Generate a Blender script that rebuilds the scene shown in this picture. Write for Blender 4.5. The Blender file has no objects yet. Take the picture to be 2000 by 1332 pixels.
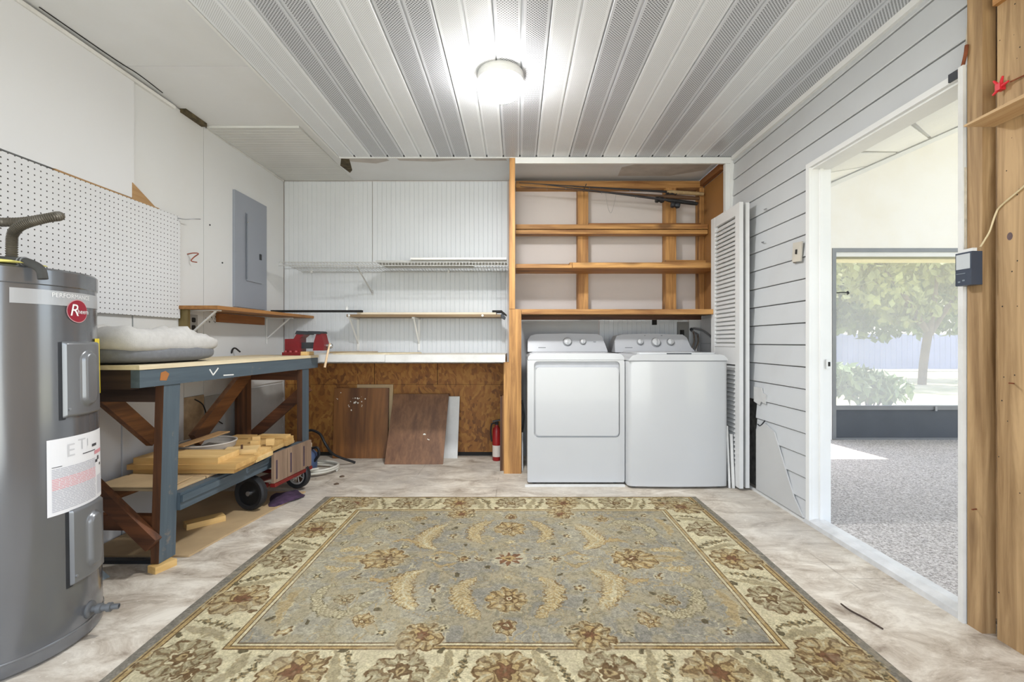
import bpy, bmesh, math, random
import numpy as np
from mathutils import Vector, Matrix, Euler, noise as mnoise
random.seed(7); np.random.seed(7)
PI = math.pi
SC = bpy.context.scene
COL = SC.collection

# ------------------------------------------------------------------ camera, sky, sun, exposure
cam_d = bpy.data.cameras.new('camera'); cam = bpy.data.objects.new('camera', cam_d); COL.objects.link(cam)
cam.location = (0, 0, 1.0); cam.rotation_euler = (PI/2, 0, 0)
cam_d.sensor_width = 36.0; cam_d.lens = 16.2; cam_d.shift_x = -0.005; cam_d.shift_y = 0.001
cam_d.clip_start = 0.02; cam_d.clip_end = 300
SC.camera = cam
SC.view_settings.view_transform = 'Standard'; SC.view_settings.look = 'None'
SC.view_settings.gamma = 1.0; SC.view_settings.use_curve_mapping = False
SC.view_settings.exposure = 0.21

world = bpy.data.worlds.new('sky'); SC.world = world; world.use_nodes = True
wn = world.node_tree.nodes; wl = world.node_tree.links; wn.clear()
wo = wn.new('ShaderNodeOutputWorld'); wb = wn.new('ShaderNodeBackground'); ws = wn.new('ShaderNodeTexSky')
ws.sky_type = 'NISHITA'; ws.sun_disc = False; ws.sun_elevation = math.radians(62); ws.air_density = 1.0; ws.dust_density = 2.0
SKY_STRENGTH = 0.80
wb.inputs['Strength'].default_value = SKY_STRENGTH
wm_ = wn.new('ShaderNodeMix'); wm_.data_type = 'RGBA'; wm_.inputs['Factor'].default_value = 0.62; wm_.inputs[7].default_value = (1.95, 1.98, 2.05, 1)   # thin bright haze
wl.new(ws.outputs['Color'], wm_.inputs[6]); wl.new(wm_.outputs[2], wb.inputs['Color']); wl.new(wb.outputs['Background'], wo.inputs['Surface'])

sun_d = bpy.data.lights.new('sun', 'SUN'); sun = bpy.data.objects.new('sun', sun_d); COL.objects.link(sun)
sun_d.energy = 6.5; sun_d.angle = math.radians(0.6); sun_d.color = (1.0, 0.96, 0.9)
sun.rotation_euler = Vector((0.11, -0.81, -1.86)).to_track_quat('-Z', 'Y').to_euler()
sun.location = (3, 9, 9)

# added fill light behind the camera, tilted up to brighten the ceiling too
fill_d = bpy.data.lights.new('camera_side_fill', 'AREA'); day = bpy.data.objects.new('camera_side_fill', fill_d); COL.objects.link(day)
fill_d.shape = 'RECTANGLE'; fill_d.size = 3.4; fill_d.size_y = 2.1; fill_d.energy = 40.0; fill_d.color = (0.93, 0.97, 1.0)
day.location = (-0.2, -0.78, 1.10); day.rotation_euler = (PI/2+math.radians(24), 0, 0)
LAMP_EMISSION = 84.0; LAMP_POWER = 25.0

# ------------------------------------------------------------------ helpers
def lin(r, g, b):
    f = lambda v: (v/255/12.92) if v <= 10.3 else ((v/255+0.055)/1.055)**2.4
    return (f(r), f(g), f(b), 1.0)

def at(px, py, Y):
    """real-world point seen at a photo pixel, standing at depth Y"""
    return Vector(((px-1010)*Y/900, Y, 1+(668-py)*Y/900))

def wloc(o):
    v = Vector((0, 0, 0))
    while o is not None:
        v += o.location; o = o.parent
    return v

def obj(name, bm, mat, parent=None, smooth=None, bevel=None, local=False, seg=1):
    """link bm as ONE mesh object; verts are in world coordinates unless local"""
    if bevel:
        bmesh.ops.bevel(bm, geom=[e for e in bm.edges if len(e.link_faces) == 2 and e.calc_face_angle(0) > 0.6],
                        offset=bevel, segments=seg, affect='EDGES', profile=0.5, clamp_overlap=True)
    bmesh.ops.recalc_face_normals(bm, faces=bm.faces)
    me = bpy.data.meshes.new(name)
    o = bpy.data.objects.new(name, me)
    if parent is not None:
        o.parent = parent
        if not local:
            bmesh.ops.translate(bm, verts=bm.verts, vec=-wloc(parent))
    elif not local:
        xs = [v.co for v in bm.verts]
        lo = Vector((min(v.x for v in xs), min(v.y for v in xs), min(v.z for v in xs)))
        hi = Vector((max(v.x for v in xs), max(v.y for v in xs), max(v.z for v in xs)))
        base = Vector(((lo.x+hi.x)/2, (lo.y+hi.y)/2, lo.z))
        bmesh.ops.translate(bm, verts=bm.verts, vec=-base); o.location = base
    if smooth is not None:
        for f in bm.faces: f.smooth = True
        if smooth is not True:
            for e in bm.edges:
                if len(e.link_faces) == 2 and e.calc_face_angle(0) > math.radians(smooth): e.smooth = False
    bm.to_mesh(me); bm.free()
    if isinstance(mat, (list, tuple)):
        for m in mat: me.materials.append(m)
    elif mat: me.materials.append(mat)
    COL.objects.link(o)
    return o

def thing(name, label, cat, loc=(0, 0, 0), group=None, rot=None):
    o = bpy.data.objects.new(name, None); COL.objects.link(o); o.location = loc
    o.empty_display_size = 0.05
    if rot: o.rotation_euler = rot
    return tag(o, label, cat, group)

def tag(o, label, cat, group=None):
    o['label'] = label; o['category'] = cat
    if group: o['group'] = group
    return o

def structure(name, bm=None, mat=None, loc=(0, 0, 0)):
    if bm is None:
        o = bpy.data.objects.new(name, None); COL.objects.link(o); o.location = loc
    else:
        o = obj(name, bm, mat, None, local=True)
    o['kind'] = 'structure'
    return o

def stuff(o):
    o['kind'] = 'stuff'; return o

def NB(): return bmesh.new()

def box(bm, x0, x1, y0, y1, z0, z1, M=None, mi=0):
    co = [(x0,y0,z0),(x1,y0,z0),(x1,y1,z0),(x0,y1,z0),(x0,y0,z1),(x1,y0,z1),(x1,y1,z1),(x0,y1,z1)]
    vs = [bm.verts.new(M @ Vector(c) if M else c) for c in co]
    fs = [bm.faces.new([vs[i] for i in f]) for f in ((3,2,1,0),(4,5,6,7),(0,1,5,4),(1,2,6,5),(2,3,7,6),(3,0,4,7))]
    for f in fs: f.material_index = mi
    return vs

def bx(x0, x1, y0, y1, z0, z1, M=None):
    bm = NB(); box(bm, x0, x1, y0, y1, z0, z1, M); return bm

def hexa(bm, pts):
    """8 corner points, bottom four then top four"""
    vs = [bm.verts.new(p) for p in pts]
    for f in ((3,2,1,0),(4,5,6,7),(0,1,5,4),(1,2,6,5),(2,3,7,6),(3,0,4,7)): bm.faces.new([vs[i] for i in f])

def beam(bm, a, b, w, t, up=(0, 0, 1)):
    """bar from a to b, width w across (perpendicular to up), thickness t along the up side"""
    a = Vector(a); b = Vector(b); d = (b-a).normalized(); u = Vector(up)
    s = d.cross(u).normalized(); u = s.cross(d).normalized()
    hexa(bm, [a-s*w/2-u*t/2, a+s*w/2-u*t/2, b+s*w/2-u*t/2, b-s*w/2-u*t/2, a-s*w/2+u*t/2, a+s*w/2+u*t/2, b+s*w/2+u*t/2, b-s*w/2+u*t/2])

def tube(bm, pts, r, n=8, cap=True):
    pts = [Vector(p) for p in pts]; rs = r if isinstance(r, (list, tuple)) else [r]*len(pts)
    rings = []; prev = None
    for i, p in enumerate(pts):
        d = (pts[min(i+1, len(pts)-1)]-pts[max(i-1, 0)]).normalized()
        if prev is None:
            s = d.cross(Vector((0, 0, 1)))
            if s.length < 1e-3: s = d.cross(Vector((1, 0, 0)))
        else:
            s = prev - d*prev.dot(d)
        s.normalize(); prev = s; u = d.cross(s)
        rings.append([bm.verts.new(p+(s*math.cos(2*PI*k/n)+u*math.sin(2*PI*k/n))*rs[i]) for k in range(n)])
    for i in range(len(rings)-1):
        for k in range(n):
            bm.faces.new([rings[i][k], rings[i][(k+1) % n], rings[i+1][(k+1) % n], rings[i+1][k]])
    if cap:
        bm.faces.new(rings[0][::-1]); bm.faces.new(rings[-1])

def smooth_path(pts, n=8):
    """Catmull-Rom through pts"""
    P = [Vector(p) for p in pts]; out = []
    for i in range(len(P)-1):
        p0 = P[max(i-1, 0)]; p1 = P[i]; p2 = P[i+1]; p3 = P[min(i+2, len(P)-1)]
        for k in range(n):
            t = k/n
            out.append(0.5*((2*p1)+(p2-p0)*t+(2*p0-5*p1+4*p2-p3)*t*t+(3*p1-p0-3*p2+p3)*t**3))
    out.append(P[-1]); return out

def lathe(bm, prof, n=24, M=None, cap=True):
    rings = []
    for r, z in prof:
        rings.append([bm.verts.new((M @ Vector((r*math.cos(2*PI*k/n), r*math.sin(2*PI*k/n), z))) if M else (r*math.cos(2*PI*k/n), r*math.sin(2*PI*k/n), z)) for k in range(n)])
    for i in range(len(rings)-1):
        for k in range(n):
            bm.faces.new([rings[i][k], rings[i][(k+1) % n], rings[i+1][(k+1) % n], rings[i+1][k]])
    if cap:
        if prof[0][0] > 1e-6: bm.faces.new(rings[0][::-1])
        if prof[-1][0] > 1e-6: bm.faces.new(rings[-1])

def prism(bm, poly, axis, a, b, M=None):
    """extrude a 2-D polygon along an axis: x -> (y,z), y -> (x,z), z -> (x,y)"""
    def P(p, t):
        v = Vector((t, p[0], p[1])) if axis == 'x' else Vector((p[0], t, p[1])) if axis == 'y' else Vector((p[0], p[1], t))
        return M @ v if M else v
    A = [bm.verts.new(P(p, a)) for p in poly]; B = [bm.verts.new(P(p, b)) for p in poly]
    bm.faces.new(A); bm.faces.new(B[::-1])
    n = len(poly)
    for i in range(n): bm.faces.new([A[i], B[i], B[(i+1) % n], A[(i+1) % n]])

def rrect(x0, x1, y0, y1, r, n=5):
    out = []
    for cx, cy, a0 in ((x1-r, y0+r, -PI/2), (x1-r, y1-r, 0), (x0+r, y1-r, PI/2), (x0+r, y0+r, PI)):
        for k in range(n+1):
            a = a0+PI/2*k/n; out.append((cx+r*math.cos(a), cy+r*math.sin(a)))
    return out

def text_mesh(s, size, extrude=0.0):
    cu = bpy.data.curves.new('txt', 'FONT'); cu.body = s; cu.size = size; cu.extrude = extrude; cu.resolution_u = 3
    cu.align_x = 'LEFT'
    to = bpy.data.objects.new('txt', cu); COL.objects.link(to)
    bpy.context.view_layer.update()
    me = bpy.data.meshes.new_from_object(to.evaluated_get(bpy.context.evaluated_depsgraph_get()))
    bpy.data.objects.remove(to); bpy.data.curves.remove(cu)
    bm = NB(); bm.from_mesh(me); bpy.data.meshes.remove(me)
    return bm

# ------------------------------------------------------------------ materials (node based)
MATS = {}
def base_mat(name):
    m = bpy.data.materials.new(name); m.use_nodes = True; MATS[name] = m
    nt = m.node_tree; bs = nt.nodes['Principled BSDF']
    return m, nt, bs

def N(nt, t, **kw):
    n = nt.nodes.new(t)
    for k, v in kw.items(): setattr(n, k, v)
    return n

def math_n(nt, op, a, b=None, c=None):
    n = N(nt, 'ShaderNodeMath', operation=op)
    for i, v in enumerate((a, b, c)):
        if v is None: continue
        if isinstance(v, (int, float)): n.inputs[i].default_value = v
        else: nt.links.new(v, n.inputs[i])
    return n.outputs[0]

def mixc(nt, fac, a, b):
    n = N(nt, 'ShaderNodeMix', data_type='RGBA')
    for sock, v in ((n.inputs['Factor'], fac), (n.inputs[6], a), (n.inputs[7], b)):
        if isinstance(v, (int, float)): sock.default_value = v
        elif isinstance(v, tuple): sock.default_value = v
        else: nt.links.new(v, sock)
    return n.outputs[2]

def coords(nt, scale=(1, 1, 1), rot=(0, 0, 0), loc=(0, 0, 0)):
    tc = N(nt, 'ShaderNodeTexCoord'); mp = N(nt, 'ShaderNodeMapping')
    mp.inputs['Scale'].default_value = scale; mp.inputs['Rotation'].default_value = rot; mp.inputs['Location'].default_value = loc
    nt.links.new(tc.outputs['Object'], mp.inputs['Vector'])
    return mp.outputs['Vector']

def noise_n(nt, vec, scale, detail=3, rough=0.55, dist=0.0):
    n = N(nt, 'ShaderNodeTexNoise'); n.inputs['Scale'].default_value = scale; n.inputs['Detail'].default_value = detail
    n.inputs['Roughness'].default_value = rough; n.inputs['Distortion'].default_value = dist
    nt.links.new(vec, n.inputs['Vector']); return n.outputs['Fac']

def ramp(nt, fac, stops):
    n = N(nt, 'ShaderNodeValToRGB'); el = n.color_ramp.elements
    while len(el) < len(stops): el.new(0.5)
    for e, (p, c) in zip(el, stops): e.position = p; e.color = c
    nt.links.new(fac, n.inputs['Fac']); return n.outputs['Color']

def bump(nt, bs, h, strength=0.3, dist=0.01):
    b = N(nt, 'ShaderNodeBump'); b.inputs['Strength'].default_value = strength; b.inputs['Distance'].default_value = dist
    nt.links.new(h, b.inputs['Height']); nt.links.new(b.outputs['Normal'], bs.inputs['Normal'])

def plain(name, col, rough=0.5, metal=0.0, var=0.06, scale=6.0, bmp=0.0, spec=0.5, coat=0.0):
    """one colour with a slight mottling"""
    m, nt, bs = base_mat(name)
    v = coords(nt); f = noise_n(nt, v, scale, 4)
    c = lin(*col); d = tuple(x*(1-var*2) for x in c[:3])+(1,); e = tuple(min(1, x*(1+var)) for x in c[:3])+(1,)
    nt.links.new(ramp(nt, f, [(0.3, d), (0.7, e)]), bs.inputs['Base Color'])
    bs.inputs['Roughness'].default_value = rough; bs.inputs['Metallic'].default_value = metal
    bs.inputs['Specular IOR Level'].default_value = spec; bs.inputs['Coat Weight'].default_value = coat
    if bmp: bump(nt, bs, noise_n(nt, v, scale*6, 4), bmp, 0.004)
    return m

def painted(name, col, dirt, amount=0.35, scale=1.6, rough=0.55):
    """old wall paint: broad faint stains and fine scuffs of a second colour"""
    m, nt, bs = base_mat(name)
    v = coords(nt)
    f1 = noise_n(nt, v, scale, 5, 0.6); f2 = noise_n(nt, v, scale*14, 3, 0.7)
    a = ramp(nt, f1, [(0.45, (0, 0, 0, 1)), (0.75, (1, 1, 1, 1))]); b = ramp(nt, f2, [(0.66, (0, 0, 0, 1)), (0.78, (1, 1, 1, 1))])
    k = math_n(nt, 'ADD', math_n(nt, 'MULTIPLY', a, amount), math_n(nt, 'MULTIPLY', b, amount*0.35))
    nt.links.new(mixc(nt, k, lin(*col), lin(*dirt)), bs.inputs['Base Color'])
    bs.inputs['Roughness'].default_value = rough
    bump(nt, bs, f2, 0.12, 0.002)
    return m

def wood(name, c1, c2, axis='x', fine=40.0, rough=0.6, knots=0.0, kcol=(70, 45, 25), bmp=0.15, wear=None):
    """grain stretched along an axis, optional dark knots and paint wear"""
    m, nt, bs = base_mat(name)
    st = {'x': (0.06, 1, 1), 'y': (1, 0.06, 1), 'z': (1, 1, 0.06)}[axis]
    v = coords(nt, st)
    g = noise_n(nt, v, fine, 5, 0.65, 0.6); g2 = noise_n(nt, v, fine*0.22, 3, 0.5, 1.5)
    mixg = math_n(nt, 'ADD', math_n(nt, 'MULTIPLY', g, 0.5), math_n(nt, 'MULTIPLY', g2, 0.5))
    col = ramp(nt, mixg, [(0.38, lin(*c2)), (0.50, tuple((a+b)/2 for a, b in zip(lin(*c1), lin(*c2)))), (0.60, lin(*c1))])
    if knots:
        st2 = {'x': (0.4, 1, 1), 'y': (1, 0.4, 1), 'z': (1, 1, 0.4)}[axis]
        v2 = coords(nt, st2)
        vo = N(nt, 'ShaderNodeTexVoronoi'); vo.inputs['Scale'].default_value = knots
        nt.links.new(v2, vo.inputs['Vector'])
        k = ramp(nt, vo.outputs['Distance'], [(0.10, (1, 1, 1, 1)), (0.24, (0, 0, 0, 1))])
        col = mixc(nt, math_n(nt, 'MULTIPLY', k, 0.75), col, lin(*kcol))
    if wear:
        w = noise_n(nt, coords(nt), 9, 5, 0.7)
        col = mixc(nt, ramp(nt, w, [(0.62, (0, 0, 0, 1)), (0.72, (1, 1, 1, 1))]), col, lin(*wear))
    nt.links.new(col, bs.inputs['Base Color']); bs.inputs['Roughness'].default_value = rough
    bump(nt, bs, g, bmp, 0.003)
    return m

def osb(name, c1, c2, c3):
    m, nt, bs = base_mat(name)
    v = coords(nt); d = N(nt, 'ShaderNodeTexNoise'); d.inputs['Scale'].default_value = 3
    nt.links.new(v, d.inputs['Vector'])
    add = N(nt, 'ShaderNodeVectorMath', operation='ADD'); nt.links.new(v, add.inputs[0])
    sc = N(nt, 'ShaderNodeVectorMath', operation='SCALE'); sc.inputs['Scale'].default_value = 0.25
    nt.links.new(d.outputs['Color'], sc.inputs[0]); nt.links.new(sc.outputs[0], add.inputs[1])
    vo = N(nt, 'ShaderNodeTexVoronoi'); vo.inputs['Scale'].default_value = 46
    mp = N(nt, 'ShaderNodeMapping'); mp.inputs['Scale'].default_value = (1, 1, 0.5); mp.inputs['Rotation'].default_value = (0, 0.6, 0)
    nt.links.new(add.outputs[0], mp.inputs['Vector']); nt.links.new(mp.outputs['Vector'], vo.inputs['Vector'])
    sep = N(nt, 'ShaderNodeSeparateColor'); nt.links.new(vo.outputs['Color'], sep.inputs['Color'])
    n2 = noise_n(nt, v, 5, 4, 0.7)
    f = math_n(nt, 'ADD', math_n(nt, 'MULTIPLY', sep.outputs[0], 0.42), math_n(nt, 'MULTIPLY', n2, 0.50))
    nt.links.new(ramp(nt, f, [(0.18, lin(*c3)), (0.42, lin(*c2)), (0.75, lin(*c1))]), bs.inputs['Base Color'])
    bs.inputs['Roughness'].default_value = 0.65
    bump(nt, bs, sep.outputs[0], 0.2, 0.003)
    return m

def dotted(name, col, dot, spacing, radius, rot=0.0, plane='xy', strip=None, rough=0.4, metal=0.0):
    """regular little punched holes on a plane; strip=(x0,width) keeps a solid margin along each strip"""
    m, nt, bs = base_mat(name)
    tc = N(nt, 'ShaderNodeTexCoord'); sp = N(nt, 'ShaderNodeSeparateXYZ'); nt.links.new(tc.outputs['Object'], sp.inputs[0])
    cb = N(nt, 'ShaderNodeCombineXYZ')
    a, b = {'xy': (0, 1), 'yz': (1, 2)}[plane]
    nt.links.new(sp.outputs[a], cb.inputs[0]); nt.links.new(sp.outputs[b], cb.inputs[1])
    mp = N(nt, 'ShaderNodeMapping'); mp.inputs['Rotation'].default_value = (0, 0, rot); nt.links.new(cb.outputs[0], mp.inputs['Vector'])
    vo = N(nt, 'ShaderNodeTexVoronoi', voronoi_dimensions='2D'); vo.inputs['Scale'].default_value = 1/spacing; vo.inputs['Randomness'].default_value = 0
    nt.links.new(mp.outputs['Vector'], vo.inputs['Vector'])
    k = math_n(nt, 'LESS_THAN', vo.outputs['Distance'], radius)
    if strip:
        fr = math_n(nt, 'FRACT', math_n(nt, 'DIVIDE', math_n(nt, 'SUBTRACT', sp.outputs[0], strip[0]), strip[1]))
        k = math_n(nt, 'MULTIPLY', k, math_n(nt, 'LESS_THAN', math_n(nt, 'ABSOLUTE', math_n(nt, 'SUBTRACT', fr, 0.5)), 0.36))
    f = noise_n(nt, coords(nt), 2.5, 4)
    c = lin(*col)
    base = ramp(nt, f, [(0.3, tuple(x*0.93 for x in c[:3])+(1,)), (0.7, c)])
    nt.links.new(mixc(nt, k, base, lin(*dot)), bs.inputs['Base Color'])
    bs.inputs['Roughness'].default_value = rough; bs.inputs['Metallic'].default_value = metal
    bump(nt, bs, math_n(nt, 'SUBTRACT', 1.0, k), 0.25, 0.002)
    return m

# palette
m_wall = painted('wall_paint', (210, 211, 211), (194, 187, 174), 0.30, 1.3)
m_wall2 = painted('panel_paint', (213, 214, 216), (202, 200, 196), 0.22, 1.1)
m_bead = plain('bead_paint', (208, 211, 214), 0.5, 0, 0.02, 3)
m_siding = painted('siding_paint', (196, 198, 200), (172, 172, 170), 0.25, 2.5)
m_siding_dim = painted('old_siding_paint', (170, 170, 168), (120, 116, 108), 0.4, 4)
m_dry = painted('drywall_paper', (208, 200, 196), (190, 182, 178), 0.25, 2.0, 0.8)
m_ceil = painted('ceiling_paint', (220, 221, 222), (198, 196, 190), 0.3, 1.8, 0.8)
m_trim = plain('white_trim', (226, 226, 224), 0.35, 0, 0.02, 5)
m_trim_old = painted('scuffed_trim', (216, 215, 212), (150, 145, 135), 0.3, 6)
m_white_gloss = plain('appliance_enamel', (190, 191, 192), 0.22, 0, 0.01, 2, coat=0.3)
m_console = plain('appliance_console', (178, 179, 182), 0.35, 0, 0.01, 2)
m_seam = plain('seam_grey', (128, 129, 131), 0.5, 0, 0.02, 3)
m_frame = wood('framing_pine', (200, 150, 88), (122, 76, 36), 'z', 30, 0.6, 6, (84, 50, 22))
m_frame_x = wood('framing_pine_x', (206, 156, 92), (128, 82, 40), 'x', 30, 0.6, 6, (84, 50, 22))
m_frame_y = wood('framing_pine_y', (196, 144, 84), (120, 76, 36), 'y', 30, 0.6, 6, (84, 50, 22))
m_stud = wood('near_stud_pine', (184, 152, 110), (120, 90, 56), 'z', 26, 0.65, 5.0, (84, 58, 38))
m_stud_y = wood('near_stud_pine_y', (204, 174, 132), (176, 140, 98), 'y', 30, 0.65, 0)
m_osb = osb('osb', (172, 122, 56), (146, 94, 38), (104, 62, 24))
m_dark_metal = plain('dark_metal', (62, 64, 68), 0.45, 0.6, 0.08, 10)
m_grey_metal = plain('grey_metal', (150, 152, 155), 0.35, 0.6, 0.05, 10)
m_steel = plain('bright_steel', (200, 200, 200), 0.25, 0.9, 0.04, 10)
m_black = plain('black_rubber', (26, 26, 28), 0.6, 0, 0.1, 10)
m_hole = plain('hole_black', (30, 28, 26), 0.8)
m_rust = plain('rust', (128, 70, 40), 0.8, 0.2, 0.2, 30)

# concrete floor with worn paint and faint tile glue lines
def concrete():
    m, nt, bs = base_mat('worn_concrete')
    v = coords(nt)
    big = noise_n(nt, v, 0.9, 4, 0.6, 0.5); mid = noise_n(nt, coords(nt, (1.0, 1.7, 1)), 4.5, 8, 0.72, 0.6); fine = noise_n(nt, v, 38, 4, 0.7)
    streak = noise_n(nt, coords(nt, (1, 2.6, 1), (0, 0, 0.35)), 4.2, 7, 0.75, 0.7)
    c = ramp(nt, mid, [(0.32, lin(140, 126, 110)), (0.46, lin(188, 176, 160)), (0.62, lin(222, 214, 200))])
    c = mixc(nt, ramp(nt, big, [(0.45, (0, 0, 0, 1)), (0.62, (0.6, 0.6, 0.6, 1))]), c, lin(178, 172, 164))
    c = mixc(nt, ramp(nt, streak, [(0.56, (0, 0, 0, 1)), (0.72, (0.42, 0.42, 0.42, 1))]), c, lin(142, 124, 104))
    c = mixc(nt, ramp(nt, fine, [(0.60, (0, 0, 0, 1)), (0.74, (0.75, 0.75, 0.75, 1))]), c, lin(230, 224, 212))
    # grid of old tile glue lines, 0.305 m
    sp = N(nt, 'ShaderNodeSeparateXYZ'); nt.links.new(v, sp.inputs[0])
    def line(s, off):
        fr = math_n(nt, 'FRACT', math_n(nt, 'DIVIDE', math_n(nt, 'ADD', s, off), 0.305))
        return math_n(nt, 'LESS_THAN', math_n(nt, 'ABSOLUTE', math_n(nt, 'SUBTRACT', fr, 0.5)), 0.014)
    g = math_n(nt, 'MAXIMUM', line(sp.outputs[0], 10.05), line(sp.outputs[1], 10.1))
    gm = ramp(nt, noise_n(nt, v, 2.2, 3), [(0.52, (0, 0, 0, 1)), (0.66, (0.5, 0.5, 0.5, 1))])
    c = mixc(nt, math_n(nt, 'MULTIPLY', g, gm), c, lin(120, 108, 94))
    nt.links.new(c, bs.inputs['Base Color']); bs.inputs['Roughness'].default_value = 0.72
    bump(nt, bs, math_n(nt, 'ADD', mid, math_n(nt, 'MULTIPLY', fine, 0.4)), 0.25, 0.006)
    return m
m_floor = concrete()

def carpet_mat():
    m, nt, bs = base_mat('speckled_carpet')
    v = coords(nt); f = noise_n(nt, v, 95, 2, 0.8); g = noise_n(nt, v, 2.0, 3)
    c = ramp(nt, f, [(0.36, lin(124, 117, 112)), (0.5, lin(184, 178, 173)), (0.64, lin(220, 215, 211))])
    nt.links.new(mixc(nt, math_n(nt, 'MULTIPLY', g, 0.35), c, lin(170, 165, 160)), bs.inputs['Base Color'])
    bs.inputs['Roughness'].default_value = 0.95; bump(nt, bs, f, 0.6, 0.006)
    return m
m_carpet = carpet_mat()

STRIP_W = 0.1248; STRIP_X = -1.352
m_soffit_light = dotted('soffit_fine_holes', (228, 231, 234), (174, 175, 177), 0.0078, 0.30, PI/4, 'xy', (STRIP_X, STRIP_W), 0.32)
m_soffit_dark = dotted('soffit_open_holes', (206, 209, 214), (94, 96, 100), 0.0105, 0.33, PI/4, 'xy', (STRIP_X, STRIP_W), 0.32)
m_peg = dotted('pegboard_holes', (212, 213, 215), (52, 50, 48), 0.0254, 0.125, 0, 'yz', None, 0.4)

# ------------------------------------------------------------------ setting: floor, walls, ceiling
floor = structure('floor', bx(-2.10, 1.70, -0.8, 4.10, -0.06, 0.0), m_floor)

# --- wall_left: backing, then each sheet of panelling
wall_left = structure('wall_left', bx(-2.14, -2.062, -0.8, 4.12, 0, 2.46), m_wall)
XL = -2.062
def lpanel(y0, y1, z0, z1, t, mat, name='wall_panel'):
    return obj(name, bx(XL, XL+t, y0, y1, z0, z1), mat, wall_left, bevel=0.002)
lpanel(-0.79, 2.455, 1.765, 2.388, 0.022, m_wall2)
lpanel(-0.79, 2.455, 0.90, 1.76, 0.010, m_wall)
lpanel(2.459, 3.008, 0.90, 2.41, 0.014, m_wall)
lpanel(2.834, 3.008, 0.66, 0.898, 0.014, m_wall)
lpanel(3.012, 4.04, 0.66, 2.41, 0.014, m_wall)
lpanel(-0.79, 2.384, 0.0, 0.896, 0.012, m_wall2)
lpanel(2.392, 2.83, 0.0, 0.896, 0.014, m_wall2)
lpanel(2.836, 3.02, 0.30, 0.655, 0.010, plain('torn_wallboard', (176, 152, 122), 0.8, 0, 0.2, 12, 0.3))
lpanel(2.836, 3.02, 0.0, 0.296, 0.012, m_wall)
m_brown_ply = wood('raw_plywood', (176, 142, 100), (146, 110, 68), 'y', 24, 0.7)
bm = NB(); prism(bm, [(2.441, 1.845), (2.441, 1.757), (2.60, 1.757)], 'x', XL+0.022, XL+0.026); obj('bare_plywood', bm, m_brown_ply, wall_left)
bm = NB(); prism(bm, [(2.03, 1.752), (2.62, 1.752), (2.62, 1.760), (2.03, 1.764)], 'x', XL+0.010, XL+0.028); obj('ledge_strip', bm, m_brown_ply, wall_left)
for k in range(5):
    z0 = 0.02+0.124*k
    bm = NB(); prism(bm, [(XL, z0), (XL+0.016, z0), (XL+0.006, z0+0.124), (XL, z0+0.124)], 'y', 3.03, 4.04); obj('siding_board', bm, m_siding_dim, wall_left)
# cornice strip along the ceiling, split open near the far end
bm = NB(); prism(bm, [(XL+0.0, 2.385), (XL+0.030, 2.385), (XL+0.034, 2.40), (XL+0.020, 2.412), (XL, 2.412)], 'y', -0.79, 2.74); obj('cornice', bm, m_trim_old, wall_left)
bm = NB(); prism(bm, [(XL+0.014, 2.402), (XL+0.024, 2.402), (XL+0.024, 2.415), (XL+0.014, 2.415)], 'y', 3.04, 4.03); obj('cornice', bm, m_trim_old, wall_left)
bm = NB(); box(bm, XL+0.012, XL+0.05, 2.80, 2.99, 2.396, 2.419); obj('torn_gap', bm, plain('torn_brown', (88, 76, 52), 0.9, 0, 0.3, 30), wall_left)
bm = NB(); tube(bm, smooth_path([(XL+0.040, 1.95, 2.417), (XL+0.046, 2.3, 2.416), (XL+0.058, 2.44, 2.4165), (XL+0.046, 2.62, 2.417)]), 0.0028, 5)
obj('crack', bm, m_hole, wall_left)

# --- wall_back: beadboard above the counter, osb below, open framing behind the appliances
wall_back = structure('wall_back', bx(-2.14, 1.74, 4.062, 4.13, 0, 2.46), m_dry)
YB = 4.062
def beadpanel(x0, x1, z0, z1, pitch=0.0405, depth=0.004):
    pts = [(x0, YB), (x0, YB-0.012)]; x = x0+pitch
    while x < x1-0.01:
        pts += [(x-0.0035, YB-0.012), (x-0.0012, YB-0.012+depth), (x+0.0012, YB-0.012+depth), (x+0.0035, YB-0.012)]; x += pitch
    pts += [(x1, YB-0.012), (x1, YB)]
    bm = NB(); prism(bm, pts, 'z', z0, z1)
    return obj('beadboard_panel', bm, m_bead, wall_back)
beadpanel(-2.045, -1.275, 1.645, 2.412); beadpanel(-1.268, -0.085, 1.645, 2.412)
beadpanel(-2.045, -0.085, 0.815, 1.642)
for x0, x1, z0, z1 in ((-2.04, -1.256, 0.629, 0.812), (-1.251, -0.702, 0.629, 0.812), (-0.697, -0.09, 0.629, 0.812), (-2.04, -0.09, 0.035, 0.627)):
    obj('osb_panel', bx(x0, x1, YB-0.014, YB, z0, z1), m_osb, wall_back, bevel=0.002)
obj('dark_gap', bx(-2.04, -0.09, YB-0.003, YB, 0.0, 0.814), m_hole, wall_back)
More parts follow.
